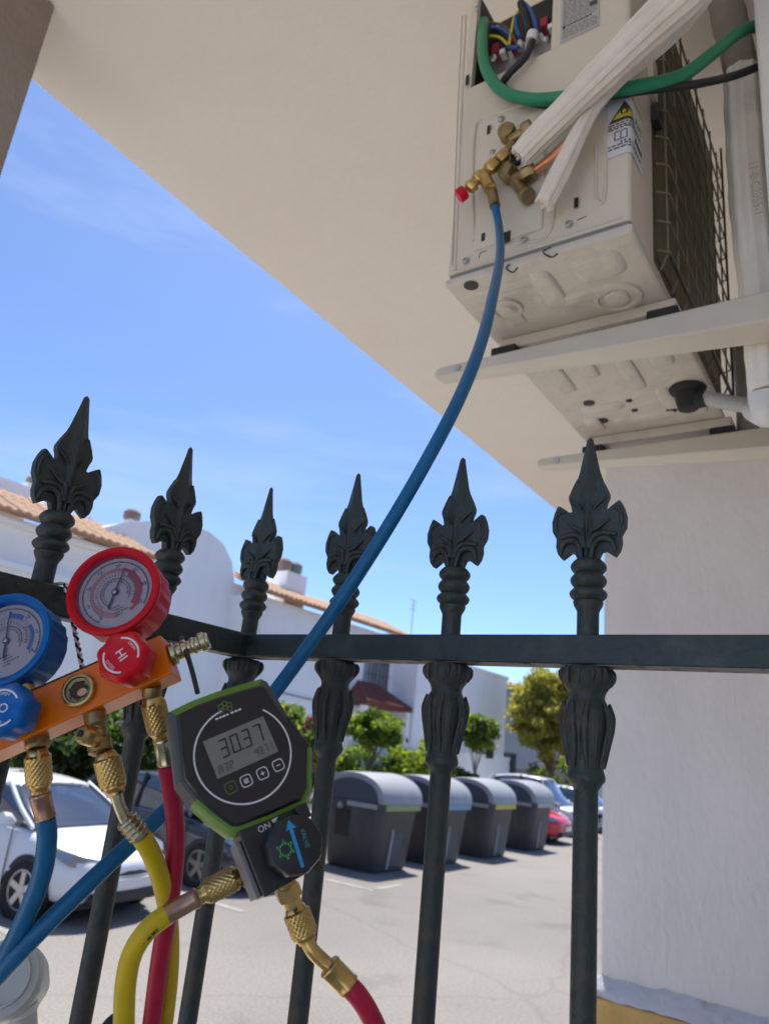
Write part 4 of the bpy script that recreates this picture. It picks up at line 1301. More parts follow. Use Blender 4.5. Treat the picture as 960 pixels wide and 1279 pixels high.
for (x, y, rx, ry) in ((-0.54, 1.33, 0.022, 0.075), (-0.47, 1.30, 0.018, 0.06), (-0.40, 1.36, 0.02, 0.09), (-0.33, 1.32, 0.026, 0.05), (-0.5, 1.50, 0.05, 0.02), (-0.43, 1.58, 0.075, 0.016), (-0.36, 1.51, 0.018, 0.055), (-0.545, 1.58, 0.02, 0.04), (-0.31, 1.56, 0.02, 0.05)):
    blob(x, y, rx, ry, 0.007)
for (px, py, r) in ((770, 371, 0.045), (632, 385, 0.032)):
    c = under(px, py)
    MB().lathe([(r, -0.002), (r * 0.93, 0.005), (r * 0.72, 0.006), (r * 0.66, 0.001), (r * 0.5, 0.0015), (r * 0.42, 0.007), (r * 0.2, 0.008)], (c.x, c.y, UZ), (0, 0, -1), 28).build('drain_boss', 'unit_pan', pan, smooth=50)
for (px, py, rx, ry) in ((588, 356, 0.013, 0.013), (735, 503, 0.013, 0.013), (752, 525, 0.013, 0.013), (785, 500, 0.007, 0.014), (792, 512, 0.007, 0.012), (800, 523, 0.007, 0.012), (838, 512, 0.012, 0.006)):
    c = under(px, py)
    MB().lathe([(rx, 0.0), (rx, 0.0012)], (c.x, c.y, UZ - 0.0008), (0, 0, -1), 16).build('hole', 'black', pan)
st = MB()
for pts in ([(636, 330), (632, 335), (640, 340), (646, 334)], [(687, 309), (678, 315), (688, 321), (696, 317)]):
    st.tube([under(x, y, 0.0003) for x, y in pts], 0.0016, 5)
st.build('stamped_arrow', 'ink', pan)
BY1, BY2 = 1.14, 1.655
for yy in (BY1 + 0.03, BY2 + 0.02):
    f = MB().bb((UX0 + 0.01, yy - 0.03, UZ - 0.024), (UX1 + 0.02, yy + 0.03, UZ - 0.0004)).build('foot', 'unit_pan', ac, smooth=0, bevel=0.004)
# coil and wire guard on the wall side
MB().bb((UX1 - 0.03, 1.08, UZ0 + 0.03), (UX1 - 0.0015, UY1 - 0.02, UZ1 - 0.03)).bb((UX1 - 0.0014, 1.10, UZ0 + 0.045), (UX1 + 0.002, UY1 - 0.03, UZ1 - 0.045)).build('coil', 'coil', ac, smooth=0)
gd = MB()
y = 1.10
while y < UY1 - 0.01:
    gd.tube([(UX1 + 0.006, y, UZ0 + 0.02), (UX1 + 0.018, y, UZ0 + 0.05), (UX1 + 0.018, y, UZ1 - 0.03)], 0.0022, 6, sm=False)
    y += 0.075
gw_ = gd.build('wire_guard', 'guard', ac)
gd = MB()
z = UZ0 + 0.05
while z < UZ1 - 0.03:
    gd.tube([(UX1 + 0.004, 1.085, z), (UX1 + 0.022, 1.10, z), (UX1 + 0.022, UY1 - 0.01, z), (UX1 + 0.004, UY1, z)], 0.0021, 6, sm=False)
    z += 0.062
gd.build('wire_guard', 'guard', ac)
gd = MB()
for zz in (UZ0 + 0.035,):
    gd.tube([(UX1 + 0.024, 1.09, zz), (UX1 + 0.024, UY1, zz)], 0.003, 6, sm=False)
gd.tube([(UX1 + 0.026, UY1 - 0.02, UZ0), (UX1 + 0.026, UY1 - 0.02, UZ1)], 0.0028, 8, sm=False)
gd.build('guard_frame', 'guard_dark', ac)
MB().bb((UX1 - 0.001, 1.055, 3.17), (UX1 + 0.01, 1.085, 3.26)).build('guard_clip', 'unit_paint', ac, smooth=0, bevel=0.002)
MB().bb((UX1 + 0.0, 1.07, 3.12), (UX1 + 0.014, 1.10, 3.16)).build('guard_clip', 'guard_dark', ac, smooth=0, bevel=0.002)
# terminals and loose wires inside the wiring box
def BOXP(px, py, dep=0.02):
    return at_y(px, py, UY0 + dep)
tp = MB()
a, b, c_, d_ = BOXP(612, 78, 0.05), BOXP(690, 32, 0.05), BOXP(690, 62, 0.02), BOXP(612, 108, 0.02)
tp.add([a, b, c_, d_] + [p + V((0, 0.004, 0.0)) for p in (a, b, c_, d_)], [(0, 1, 2, 3), (0, 4, 5, 1), (1, 5, 6, 2), (2, 6, 7, 3), (3, 7, 4, 0)])
tpl = tp.build('terminal_plate', 'zinc', ac, smooth=0)
for i in range(4):
    px, py = 622 + i * 20, 66 - i * 10.5
    c = BOXP(px, py, 0.036)
    MB().box(c, (0.016, 0.03, 0.022)).build('terminal_block', 'terminal_red', tpl, smooth=0, bevel=0.002)
    c = BOXP(px + 7, py + 2, 0.026)
    MB().box(c, (0.012, 0.02, 0.012)).build('terminal_block', 'white_plastic', tpl, smooth=0, bevel=0.002)
for (x, y) in ((616, 73), (650, 56), (681, 51), (636, 97)):
    MB().lathe([(0.007, 0), (0.007, 0.003), (0.004, 0.006)], BOXP(x, y, 0.016), (0, -1, -0.3), 12).build('screw', 'zinc', tpl)
for nm, pts, r, mm in (('wire', [(611, 45), (624, 47), (634, 56), (636, 52), (641, 25), (648, 12)], 0.0028, 'wire_yellow'),
                       ('wire', [(612, 28), (628, 32), (640, 45), (646, 58)], 0.0026, 'wire_brown'),
                       ('wire', [(614, 34), (626, 36), (636, 44)], 0.0034, 'wire_blue'),
                       ('wire', [(652, 2), (660, 10), (668, 28), (670, 42)], 0.0036, 'wire_blue'),
                       ('wire', [(644, 20), (644, 34), (648, 46)], 0.0036, 'wire_blue'),
                       ('wire', [(650, 4), (656, 20), (660, 40)], 0.008, 'black_cable'),
                       ('wire', [(634, 58), (642, 60), (648, 58)], 0.004, 'wire_blue')):
    MB().tube([BOXP(x, y, 0.012) for x, y in pts], r, 8).build(nm, mm, ac)
MB().tube([BOXP(663, 52, 0.0), BOXP(665, 42, 0.0)], 0.011, 14, sm=False).build('cable_clamp', 'white_plastic', ac)
# service valves in brass
def spot(px, py, off):
    return PAN(px, py, off)
def nut(mb, p0, p1, r, seg=6):
    ax = p1 - p0
    L = ax.length
    mb.lathe([(r * 0.9, 0), (r, L * 0.12), (r, L * 0.88), (r * 0.9, L)], p0, ax, seg)
v1 = MB()
v1.lathe([(0.0150, 0), (0.0165, 0.005), (0.0165, 0.022), (0.0145, 0.027), (0.006, 0.028)], spot(637, 173, 0.0), (0.1, -1, -0.1), 20, lambda t, h: 1 + 0.02 * math.cos(12 * t))
nut(v1, spot(652, 165, 0.02), spot(664, 158, 0.02), 0.0150)
v1.tube([spot(637, 175, 0.018), spot(658, 163, 0.02)], 0.009, 12, sm=False)
v1.tube([spot(640, 180, 0.016), spot(628, 196, 0.022)], 0.009, 12, sm=False)
v1.build('service_valve', 'brass_dull', ac, smooth=35)
MB().box(spot(644, 200, 0.006), (0.018, 0.012, 0.026)).build('valve_foot', 'black', ac, smooth=0, bevel=0.003)
v2 = MB()
v2.lathe([(0.0160, 0), (0.0180, 0.004), (0.0180, 0.018), (0.0150, 0.026), (0.006, 0.028)], spot(640, 221, 0.006), (-0.2, -1, -0.05), 6)
v2.tube([spot(641, 222, 0.012), spot(658, 245, 0.012)], 0.0115, 14, sm=False)
v2.lathe([(0.0130, 0), (0.0140, 0.004), (0.0140, 0.014), (0.0110, 0.018)], spot(656, 243, 0.014), (0.45, -0.5, -0.75), 16)
nut(v2, spot(652, 220, 0.022), spot(668, 212, 0.022), 0.0140)
v2.tube([spot(643, 222, 0.018), spot(655, 219, 0.022)], 0.009, 12, sm=False)
v2.build('service_valve', 'brass_dull', ac, smooth=35)
# charging tee: chain of fittings from the upper valve to the red cap
te = MB()
A0, A1, A2, A3, A4 = spot(632, 190, 0.024), spot(620, 202, 0.03), spot(610, 212, 0.034), spot(598, 222, 0.038), spot(584, 237, 0.042)
te.tube([A0, A1], 0.010, 12, sm=False)
nut(te, spot(631, 192, 0.025), spot(622, 200, 0.029), 0.0115)
nut(te, spot(619, 203, 0.03), spot(609, 213, 0.034), 0.0125)
te.tube([A2, A3], 0.009, 12, sm=False)
nut(te, spot(602, 217, 0.037), spot(594, 226, 0.04), 0.0115)
te.tube([A3, A4], 0.008, 12, sm=False)
nut(te, spot(592, 229, 0.04), spot(585, 236, 0.042), 0.012)
te.tube([spot(603, 218, 0.036), spot(612, 236, 0.042)], 0.0115, 12, sm=False)
nut(te, spot(608, 228, 0.038), spot(614, 240, 0.043), 0.0115)
tee = te.build('charging_tee', 'brass', ac, smooth=35)
MB().lathe([(0.0105, 0), (0.0125, 0.002), (0.0125, 0.014), (0.011, 0.016)], spot(581, 239, 0.042), spot(572, 246, 0.045) - spot(581, 239, 0.042), 14, lambda t, h: 1 + 0.03 * math.cos(14 * t)).build('red_cap', 'rubber_red', tee)

# ------------------------------------------------------------------ wall brackets
for nm, yy, xl, lab in (('wall_bracket', BY1, -0.722, 'upper beige steel bracket under the near end of the air conditioner'), ('wall_bracket', BY2, -0.716, 'lower looking beige steel bracket at the far end of the air conditioner')):
    br = thing(nm, (-0.1, yy, 2.745), lab, 'bracket', 'air conditioner brackets')
    b = MB()
    secs = []
    for x, h_, d_ in ((xl, 0.015, 0.024), (xl + 0.010, 0.024, 0.034), (-0.097, 0.056, 0.074)):
        y0_, y1_, z1_ = yy - 0.020, yy - 0.020 + d_, 2.745
        z0_ = z1_ - h_
        if x == xl:
            z1_ -= 0.004
            z0_ -= 0.004
            y0_ += 0.004
        e_ = 0.004
        secs.append([V((x, q0_, q1_)) for q0_, q1_ in ((y0_ + e_, z1_), (y0_, z1_ - e_), (y0_, z0_ + e_), (y0_ + e_, z0_), (y1_ - e_, z0_), (y1_, z0_ + e_), (y1_, z1_ - e_), (y1_ - e_, z1_))])
    b.loft(secs)
    arm = b.build('arm', 'bracket', br, smooth=40)
    MB().bb((-0.101, yy - 0.03, 2.45), (-0.0965, yy + 0.055, 2.80)).build('wall_plate', 'bracket', br, smooth=0, bevel=0.002)
    for xp in (UX0 + 0.02, UX1 - 0.005):
        pad = MB().bb((xp - 0.022, yy - 0.014, 2.7455), (xp + 0.03, yy + 0.05, UZ - 0.0245)).build('rubber_pad', 'rubber', br, smooth=0, bevel=0.003)
    MB().lathe([(0.007, 0), (0.007, 0.004)], (xl + 0.055, yy - 0.0195, 2.733), (0, -1, 0), 8).build('bolt', 'zinc', br)

# ------------------------------------------------------------------ drain elbow and pipe under the unit
dp = thing('drain_pipe', at_d(905, 500, 1.6), 'grey drain pipe with black elbow under the air conditioner', 'drain pipe')
de = under(858, 485)
mb = MB().lathe([(0.036, 0.0), (0.038, 0.003), (0.036, 0.008), (0.026, 0.012), (0.024, 0.034), (0.020, 0.05), (0.012, 0.054)], (de.x, de.y, UZ + 0.001), (0, 0, -1), 24)
pe = V((de.x, de.y, UZ - 0.034))
pd = at_y(880, 497, de.y - 0.004)
mb.tube([pe, V((pd.x, pd.y, pd.z))], 0.0185, 16, sm=False)
mb.build('elbow', 'rubber', dp, smooth=40)
q0, q1, q2 = pd, at_y(905, 502, de.y - 0.006), at_y(946, 509, de.y - 0.006)
MB().tube([q0, q1, q2], 0.0155, 18, lambda t, L: 1 + 0.03 * math.cos(L * 900), n=30).build('pipe', 'drain_grey', dp, smooth=60)

# ------------------------------------------------------------------ insulated pipes and cables
def foamfn(k, a=0.03):
    return lambda t, L: 1 + a * math.cos(k * t) + 0.5 * a * math.cos((2 * k + 3) * t + 1.0) + 0.02 * math.sin(L * 60 + 2 * t) + 0.012 * math.sin(L * 150 + 3 * t)
ip = thing('insulated_pipe', spot(660, 195, 0.06), 'white foam covered copper pipes slanting across the air conditioner', 'pipe')
MB().tube([spot(650, 195, 0.055), spot(655, 190, 0.056), spot(668, 176, 0.06), spot(712, 132, 0.075), spot(764, 80, 0.09), spot(820, 26, 0.10), spot(880, -32, 0.10), V((-0.10, 0.93, 3.33)), V((-0.02, 1.10, 3.45))], [0.0195, 0.0205, 0.0212, 0.0222, 0.025, 0.0285, 0.030, 0.030, 0.030], 72, foamfn(12, 0.04)).build('foam_sleeve', 'foam', ip, smooth=50)
MB().tube([spot(680, 254, 0.040), spot(684, 247, 0.041), spot(699, 217, 0.044), spot(723, 166, 0.048), spot(742, 132, 0.050), spot(778, 90, 0.052), spot(832, 42, 0.055), spot(880, -18, 0.055), V((-0.12, 0.95, 3.30)), V((-0.03, 1.10, 3.40))], [0.0150, 0.0160, 0.0162, 0.0138, 0.0122, 0.0140, 0.019, 0.021, 0.021, 0.021], 56, foamfn(7, 0.06)).build('foam_sleeve', 'foam', ip, smooth=50)
for (cx_p, cy_p, off, rr_) in ((650, 195, 0.055, 0.019), (680, 254, 0.040, 0.015)):
    fb = MB()
    c_ = spot(cx_p, cy_p, off)
    ax_ = (spot(cx_p - 5, cy_p + 6, off) - c_).normalized()
    a_, b_, _x = basis(ax_)
    for k in range(16):
        t = 2 * PI * k / 16 + random.uniform(-0.2, 0.2)
        p_ = c_ + (a_ * math.cos(t) + b_ * math.sin(t)) * rr_ * random.uniform(0.75, 0.97)
        fb.tube([p_ - ax_ * 0.003, p_ + ax_ * random.uniform(0.001, 0.006)], [0.004, random.uniform(0.001, 0.003)], 5, sm=False)
    fb.build('cut_edge', 'foam', ip, smooth=30)
MB().tube([spot(664, 162, 0.022), spot(690, 146, 0.03), spot(715, 128, 0.05), spot(735, 112, 0.06)], 0.0085, 14).build('copper_pipe', 'copper', ip)
MB().tube([spot(667, 213, 0.022), spot(684, 200, 0.026), spot(704, 182, 0.04), spot(718, 168, 0.05)], 0.0075, 14).build('copper_pipe', 'copper', ip)
vp = thing('vertical_insulated_pipe', at_y(945, 430, 1.33), 'thick white lagged pipe running down the house wall', 'pipe')
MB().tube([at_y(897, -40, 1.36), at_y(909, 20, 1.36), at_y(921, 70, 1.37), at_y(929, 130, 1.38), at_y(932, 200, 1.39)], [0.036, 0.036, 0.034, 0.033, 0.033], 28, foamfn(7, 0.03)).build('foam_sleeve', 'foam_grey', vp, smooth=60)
MB().tube([at_y(927, 92, 1.21), at_y(932, 170, 1.215), at_y(938, 260, 1.217), at_y(948, 350, 1.22), at_y(957, 430, 1.225), at_y(961, 490, 1.23)], [0.033, 0.0345, 0.034, 0.033, 0.033, 0.032], 56, foamfn(9, 0.05)).build('foam_sleeve', 'lagging', vp, smooth=60)
MB().tube([at_y(961, 492, 1.235), at_y(961, 508, 1.24), at_y(955, 516, 1.27), at_y(940, 513, 1.36)], [0.034, 0.032, 0.024, 0.019], 22).build('elbow', 'white_plastic', vp, smooth=60)
pf_ = Fr((0, 1.275, 0), (1, 0, 0), (0, 0, 1), (0, -1, 0))
c = at_y(944, 240, 1.178)
tx = MB()
text(tx, '11-0-C2055-1', Fr(c, V((0.035, 0, -1)).normalized(), V((1, 0, 0.035)).normalized(), (0, -1, 0)), 0, 0, 0.021, 0.012)
tx.build('printed_text', 'paper_dull', vp, smooth=0)
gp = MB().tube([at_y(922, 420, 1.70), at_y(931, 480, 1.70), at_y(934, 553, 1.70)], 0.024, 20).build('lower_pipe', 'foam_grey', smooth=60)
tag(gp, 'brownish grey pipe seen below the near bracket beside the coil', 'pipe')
gc = MB().tube([spot(604, 28, -0.02), spot(602, 50, 0.012), spot(606, 84, 0.03), spot(625, 112, 0.032), spot(660, 124, 0.026), spot(710, 121, 0.022), spot(760, 114, 0.024), at_y(800, 107, 0.935), at_y(850, 95, 0.97), at_y(893, 64, 1.02), at_y(920, 42, 1.06), at_y(944, 33, 1.10), at_y(975, 30, 1.12)], 0.0108, 16).build('green_cable', 'green_cable', smooth=60)
tag(gc, 'thick green cable looping from the wiring box to the wall', 'cable')
bc = MB().tube([spot(664, 52, 0.0), spot(655, 72, 0.022), spot(634, 94, 0.018), spot(628, 108, 0.008), spot(648, 124, 0.008), spot(700, 132, 0.010), spot(770, 118, 0.010), at_y(830, 110, 0.96), at_y(870, 105, 1.0), at_y(915, 95, 1.05), at_y(948, 83, 1.09), at_y(975, 76, 1.11)], 0.0068, 12).build('black_cable', 'black_cable', smooth=60)
tag(bc, 'black mains cable running under the green cable', 'cable')

# ================================================================== MANIFOLD GAUGE SET
def face_frame(px, py, depth, tilt, sdir, udir):
    """frame of a flat instrument face: tilted off the line of sight, with its long axis at the measured slope"""
    o = at_d(px, py, depth)
    c = (CAM - o).normalized()
    s = RX * sdir[0] + UP * sdir[1]
    s = (s - c * s.dot(c)).normalized()
    n = (c * math.cos(tilt) + s * math.sin(tilt)).normalized()
    u0 = RX * udir[0] + UP * udir[1]
    u = u0 - c * (u0.dot(n) / c.dot(n))
    u.normalize()
    v = n.cross(u)
    return Fr(o, u, v, n)
def on_face(fr, px, py, h=0.0):
    r = ray(px, py)
    t = ((fr.o + fr.n * h) - CAM).dot(fr.n) / r.dot(fr.n)
    return CAM + r * t
def fuv(fr, px, py, h=0.0):
    return fr.uv(on_face(fr, px, py, h))
def tri(x):
    x = x - math.floor(x)
    return abs(x - 0.5) * 2
def coupling(parent, p0, p1, r, m='brass', name='coupling'):
    """diamond knurled coupling with plain shoulders between two points"""
    ax = p1 - p0
    L = ax.length
    rows = 34
    prof = [(r * 0.60, -0.06 * L), (r * 0.74, 0.0), (r * 0.80, 0.08 * L), (r * 0.93, 0.11 * L)] + [(r, L * (0.13 + 0.62 * i / rows)) for i in range(rows + 1)] + [(r * 0.93, 0.77 * L), (r * 0.90, 0.82 * L), (r * 0.72, 0.90 * L), (r * 0.66, 0.93 * L), (r * 0.66, L)]
    k = 1 / (r * 0.42)
    def fn(t, h):
        if 0.125 * L < h < 0.755 * L:
            return 1.0 - 0.045 * (tri(17 * t / (2 * PI) + k * h) + tri(17 * t / (2 * PI) - k * h))
        if h > 0.8 * L or h < 0.09 * L:
            return 1 + 0.02 * math.cos(6 * t)
        return 0.96
    return MB().lathe(prof, p0, ax, 136, fn).build(name, m, parent, smooth=30)
def ferrule(parent, p0, p1, r, m='brass', flutes=10, name='ferrule'):
    ax = p1 - p0
    L = ax.length
    prof = [(r * 0.9, 0), (r * 1.02, 0.06 * L), (r * 1.02, 0.12 * L), (r * 0.96, 0.16 * L), (r * 0.96, 0.9 * L), (r * 1.03, 0.94 * L), (r * 1.0, L)]
    return MB().lathe(prof, p0, ax, 40, lambda t, h: 1 + (0.03 * math.cos(flutes * t) if 0.14 * L < h < 0.92 * L else 0)).build(name, m, parent, smooth=50)
def hexnut(parent, p0, p1, r, m='brass', name='hex_nut'):
    mb = MB()
    nut(mb, p0, p1, r)
    return mb.build(name, m, parent, smooth=25)

MF = face_frame(108, 862, 0.535, R(29), (-0.87, 0.48), (0.915, 0.405))
mg = thing('manifold_gauge', MF.o - MF.n * 0.02, 'orange two valve manifold with red and blue dial gauges hung on the fence', 'gauge')
tr_ = fuv(MF, 201, 792)
brr = fuv(MF, 214, 841)
bl = fuv(MF, 0, 937)
tl = fuv(MF, 48, 859)
ub1, vb1, vb0 = (tr_[0] + brr[0]) / 2, (tr_[1] + tl[1]) / 2, (brr[1] + bl[1]) / 2
ub0 = ub1 - 0.158
MT = 0.024
blk = MB().bb((ub0, vb0, -MT), (ub1, vb1, 0.0), MF).build('valve_block', 'orange_anodised', mg, smooth=0, bevel=0.0012)
MB().bb((ub0 + 0.01, vb1 + 0.0004, -MT + 0.004), (ub1 - 0.04, vb1 + 0.0014, -0.001), MF).build('gasket', 'black', blk, smooth=0)
# sight glass
su, sv = fuv(MF, 100, 863)
sg = MB().lathe([(0.0118, -0.002), (0.0124, 0.0010), (0.0122, 0.0036), (0.0112, 0.0044), (0.0098, 0.0042), (0.0094, 0.0030), (0.0090, 0.0006)], MF.p(su, sv, 0), MF.n, 36, caps=False)
sgo = sg.build('sight_glass_ring', 'brass', mg, smooth=50)
MB().lathe([(0.0092, 0.0005), (0.0091, 0.0024), (0.0070, 0.0021), (0.0062, 0.0006)], MF.p(su, sv, 0), MF.n, 44, lambda t, h: 1 + (0.10 * math.cos(7 * t) + 0.05 * math.cos(13 * t) if 0.0020 < h < 0.0022 else 0), caps=False).build('sight_well', 'brass_dull', sgo, smooth=30)
MB().disc(MF, su, sv, 0.0064, 0.0064, 0.0006, 24).build('sight_shade_disc', 'well_shade', sgo, smooth=0)  # flat disc, its dark colour stands for the shaded hollow
MB().disc(MF, su + 0.0016, sv - 0.0018, 0.0036, 0.0028, 0.0009, 20).build('sight_reflection', 'copper', sgo, smooth=0)  # orange reflection inside the port, painted as a copper disc

def gauge(px, py, rim, needle_ang, cols, parts, lens=True):
    """dial gauge with rubber boot; its front face stands 12 mm before the manifold face"""
    h = 0.012
    cu, cv = fuv(MF, px, py, h)
    o = MF.p(cu, cv, h)
    G = Fr(o, MF.u, MF.v, MF.n)
    Rr_ = 0.0362
    boot = MB().lathe([(Rr_ * 0.86, -0.033), (Rr_ * 0.93, -0.0325), (Rr_ * 0.955, -0.030), (Rr_ * 0.95, -0.009), (Rr_ * 0.95, -0.006), (Rr_ * 1.0, -0.004), (Rr_ * 1.01, -0.001), (Rr_ * 0.985, 0.0012), (Rr_ * 0.93, 0.0018), (Rr_ * 0.83, -0.0004), (Rr_ * 0.80, -0.004), (Rr_ * 0.795, -0.006)], o, G.n, 96,
                      lambda t, hh: (1 + 0.022 * (1 if math.sin(22 * t) > 0.1 else -0.9)) if -0.031 < hh < -0.0075 else 1.0, caps=False).build('gauge_boot', rim, mg, smooth=45)
    dr_ = Rr_ * 0.80
    MB().disc(G, 0, 0, dr_, dr_, -0.0058, 48).build('dial', 'dial', boot, smooth=0)
    c0, c1 = cols
    e = -0.0055
    # coloured bands, scales and figures printed on the dial
    z = 0
    for (r0, r1, a0, a1, m_) in parts:
        MB().ring(G, 0, 0, r0 * dr_, r1 * dr_, e + 0.00004 * z, R(a0), R(a1), 96).build('dial_band', m_, boot, smooth=0)
        z += 1
    tk = MB()
    for k in range(76):
        a = R(225 - 270 * k / 75)
        big = k % 5 == 0
        c_, s_ = math.cos(a), math.sin(a)
        fr = Fr(o, G.u * c_ + G.v * s_, -G.u * s_ + G.v * c_, G.n)
        tk.quad([fr.p(dr_ * (0.84 if big else 0.875), -0.0002, e + 0.0004), fr.p(dr_ * 0.91, -0.0002, e + 0.0004), fr.p(dr_ * 0.91, 0.0002, e + 0.0004), fr.p(dr_ * (0.84 if big else 0.875), 0.0002, e + 0.0004)])
        if k % 3 == 0:
            tk.quad([fr.p(dr_ * 0.40, -0.0001, e + 0.0004), fr.p(dr_ * 0.44, -0.0001, e + 0.0004), fr.p(dr_ * 0.44, 0.0001, e + 0.0004), fr.p(dr_ * 0.40, 0.0001, e + 0.0004)])
    tk.ring(G, 0, 0, dr_ * 0.868, dr_ * 0.886, e + 0.0004, R(-45), R(225), 80)
    tk.ring(G, 0, 0, dr_ * 0.39, dr_ * 0.405, e + 0.0004, R(-45), R(225), 60)
    for i in range(8):
        a = R(225 - 270 * i / 7)
        text(tk, str(i * (5 if c0 == 'dial_red' else 2)), G, dr_ * 0.76 * math.cos(a), dr_ * 0.765 * math.sin(a), 0.0042, e + 0.0004)
    for i in range(26):
        a = R(210 - 240 * i / 25)
        for rr_ in (0.50, 0.33):
            text(tk, str((i * 7) % 10), G, dr_ * rr_ * math.cos(a), dr_ * rr_ * math.sin(a), 0.0027, e + 0.0004, rot=a - PI / 2)
    tk.build('dial_scale', 'ink', boot, smooth=0)
    tk = MB()
    for i in range(30):
        a = R(222 - 262 * i / 29)
        text(tk, str((i * 5) % 10), G, dr_ * 0.60 * math.cos(a), dr_ * 0.60 * math.sin(a), 0.0026, e + 0.0005, rot=a - PI / 2)
    for i in range(60):
        a = R(225 - 270 * i / 59)
        c_, s_ = math.cos(a), math.sin(a)
        fr = Fr(o, G.u * c_ + G.v * s_, -G.u * s_ + G.v * c_, G.n)
        tk.quad([fr.p(dr_ * 0.655, -0.00016, e + 0.0005), fr.p(dr_ * 0.69, -0.00016, e + 0.0005), fr.p(dr_ * 0.69, 0.00016, e + 0.0005), fr.p(dr_ * 0.655, 0.00016, e + 0.0005)])
    tk.build('refrigerant_scale', c0, boot, smooth=0)
    tk = MB()
    for (wx, wy, ww) in ((-0.12, -0.42, 0.30), (-0.08, -0.50, 0.22), (0.0, -0.58, 0.34), (-0.1, -0.66, 0.2)):
        x_ = wx - ww / 2
        while x_ < wx + ww / 2:
            w_ = random.uniform(0.03, 0.07)
            tk.quad([G.p(dr_ * x_, dr_ * wy, e + 0.0004), G.p(dr_ * (x_ + w_), dr_ * wy, e + 0.0004), G.p(dr_ * (x_ + w_), dr_ * (wy + 0.035), e + 0.0004), G.p(dr_ * x_, dr_ * (wy + 0.035), e + 0.0004)])
            x_ += w_ + 0.02
    tk.build('dial_words', 'ink_grey', boot, smooth=0)
    nd = MB()
    c_, s_ = math.cos(needle_ang), math.sin(needle_ang)
    fr = Fr(o, G.u * c_ + G.v * s_, -G.u * s_ + G.v * c_, G.n)
    nd.add([fr.p(-dr_ * 0.50, -0.0010, -0.0040), fr.p(-dr_ * 0.46, 0.0010, -0.0040), fr.p(0, 0.0007, -0.0040), fr.p(dr_ * 0.80, 0.00018, -0.0040), fr.p(dr_ * 0.80, -0.00018, -0.0040), fr.p(0, -0.0007, -0.0040)], [(0, 5, 4, 3, 2, 1)])
    nd.lathe([(0.0026, -0.0052), (0.0026, -0.0036), (0.0022, -0.0034)], o, G.n, 20)
    n_ = nd.build('needle', 'ink', boot, smooth=0)
    MB().lathe([(0.0017, -0.0034), (0.0017, -0.0026), (0.0012, -0.0024)], o, G.n, 6).build('needle_screw', 'steel', n_)
    if lens:
        MB().disc(G, 0, 0, Rr_ * 0.815, Rr_ * 0.815, -0.0012, 48).build('lens', 'lens_glass', boot, smooth=0)
    nk = MB().tube([o - G.n * 0.020 - G.v * Rr_ * 0.9, MF.p(cu, vb1 - 0.004, -MT / 2)], 0.0062, 14, sm=False).build('gauge_stem', 'brass', mg)
    return boot
gauge(141, 737, 'rubber_red', R(53), ('dial_red', 'dial_pink'),
      [(0.60, 0.70, 20, 205, 'dial_pink'), (0.64, 0.72, -70, 60, 'dial_red'), (0.52, 0.64, -55, 40, 'dial_red'), (0.56, 0.72, 195, 262, 'dial_pink'), (0.74, 0.745, 100, 170, 'ink_grey')])
gauge(4, 798, 'rubber_blue', R(72), ('dial_blue', 'dial_blue'),
      [(0.62, 0.76, 40, 75, 'dial_blue'), (0.62, 0.72, -45, 15, 'dial_blue'), (0.60, 0.70, 150, 200, 'dial_blue'), (0.50, 0.56, -30, 20, 'dial_pink')])

def knob(px, py, m, word, trot, arc, hz=0.034):
    """hand wheel on its stem; front face hz before the manifold face"""
    cu, cv = fuv(MF, px, py, hz)
    o = MF.p(cu, cv, hz)
    G = Fr(o, MF.u, MF.v, MF.n)
    kr = 0.0178
    lob = lambda t, h: 1 + 0.055 * math.cos(7 * t) * (1 if h < 0.001 else 0.6)
    kb = MB().lathe([(kr * 0.80, -0.0235), (kr * 0.98, -0.0215), (kr * 1.02, -0.012), (kr * 1.02, -0.005), (kr * 0.96, -0.0012), (kr * 0.84, 0.0), (kr * 0.80, -0.0006), (kr * 0.3, -0.0006)], o, G.n, 84, lob).build('knob', m, mg, smooth=50)
    pr = MB()
    text(pr, word, G, 0, 0, 0.0092, -0.0003, rot=R(trot), sx=1.0)
    for a0 in (arc - 54, arc + 126):
        pr.ring(G, 0, 0, kr * 0.66, kr * 0.735, -0.0003, R(a0), R(a0 + 108), 60)
    for wd_, a in (('OPEN', R(arc)), ('CLOSE', R(arc + 180))):
        text(pr, wd_, G, kr * 0.54 * math.cos(a), kr * 0.54 * math.sin(a), 0.0030, -0.0003, rot=a - PI / 2 if a < PI else a + PI / 2)
    pr.build('knob_print', 'white_print', kb, smooth=0)
    MB().lathe([(0.008, 0.0), (0.008, hz - 0.023)], MF.p(cu, cv, 0.0003), MF.n, 20).build('valve_stem', 'brass_dull', mg)
knob(151, 818, 'knob_red', 'HI', -75, 21)
knob(0, 884, 'knob_blue', 'LO', -34, 61)
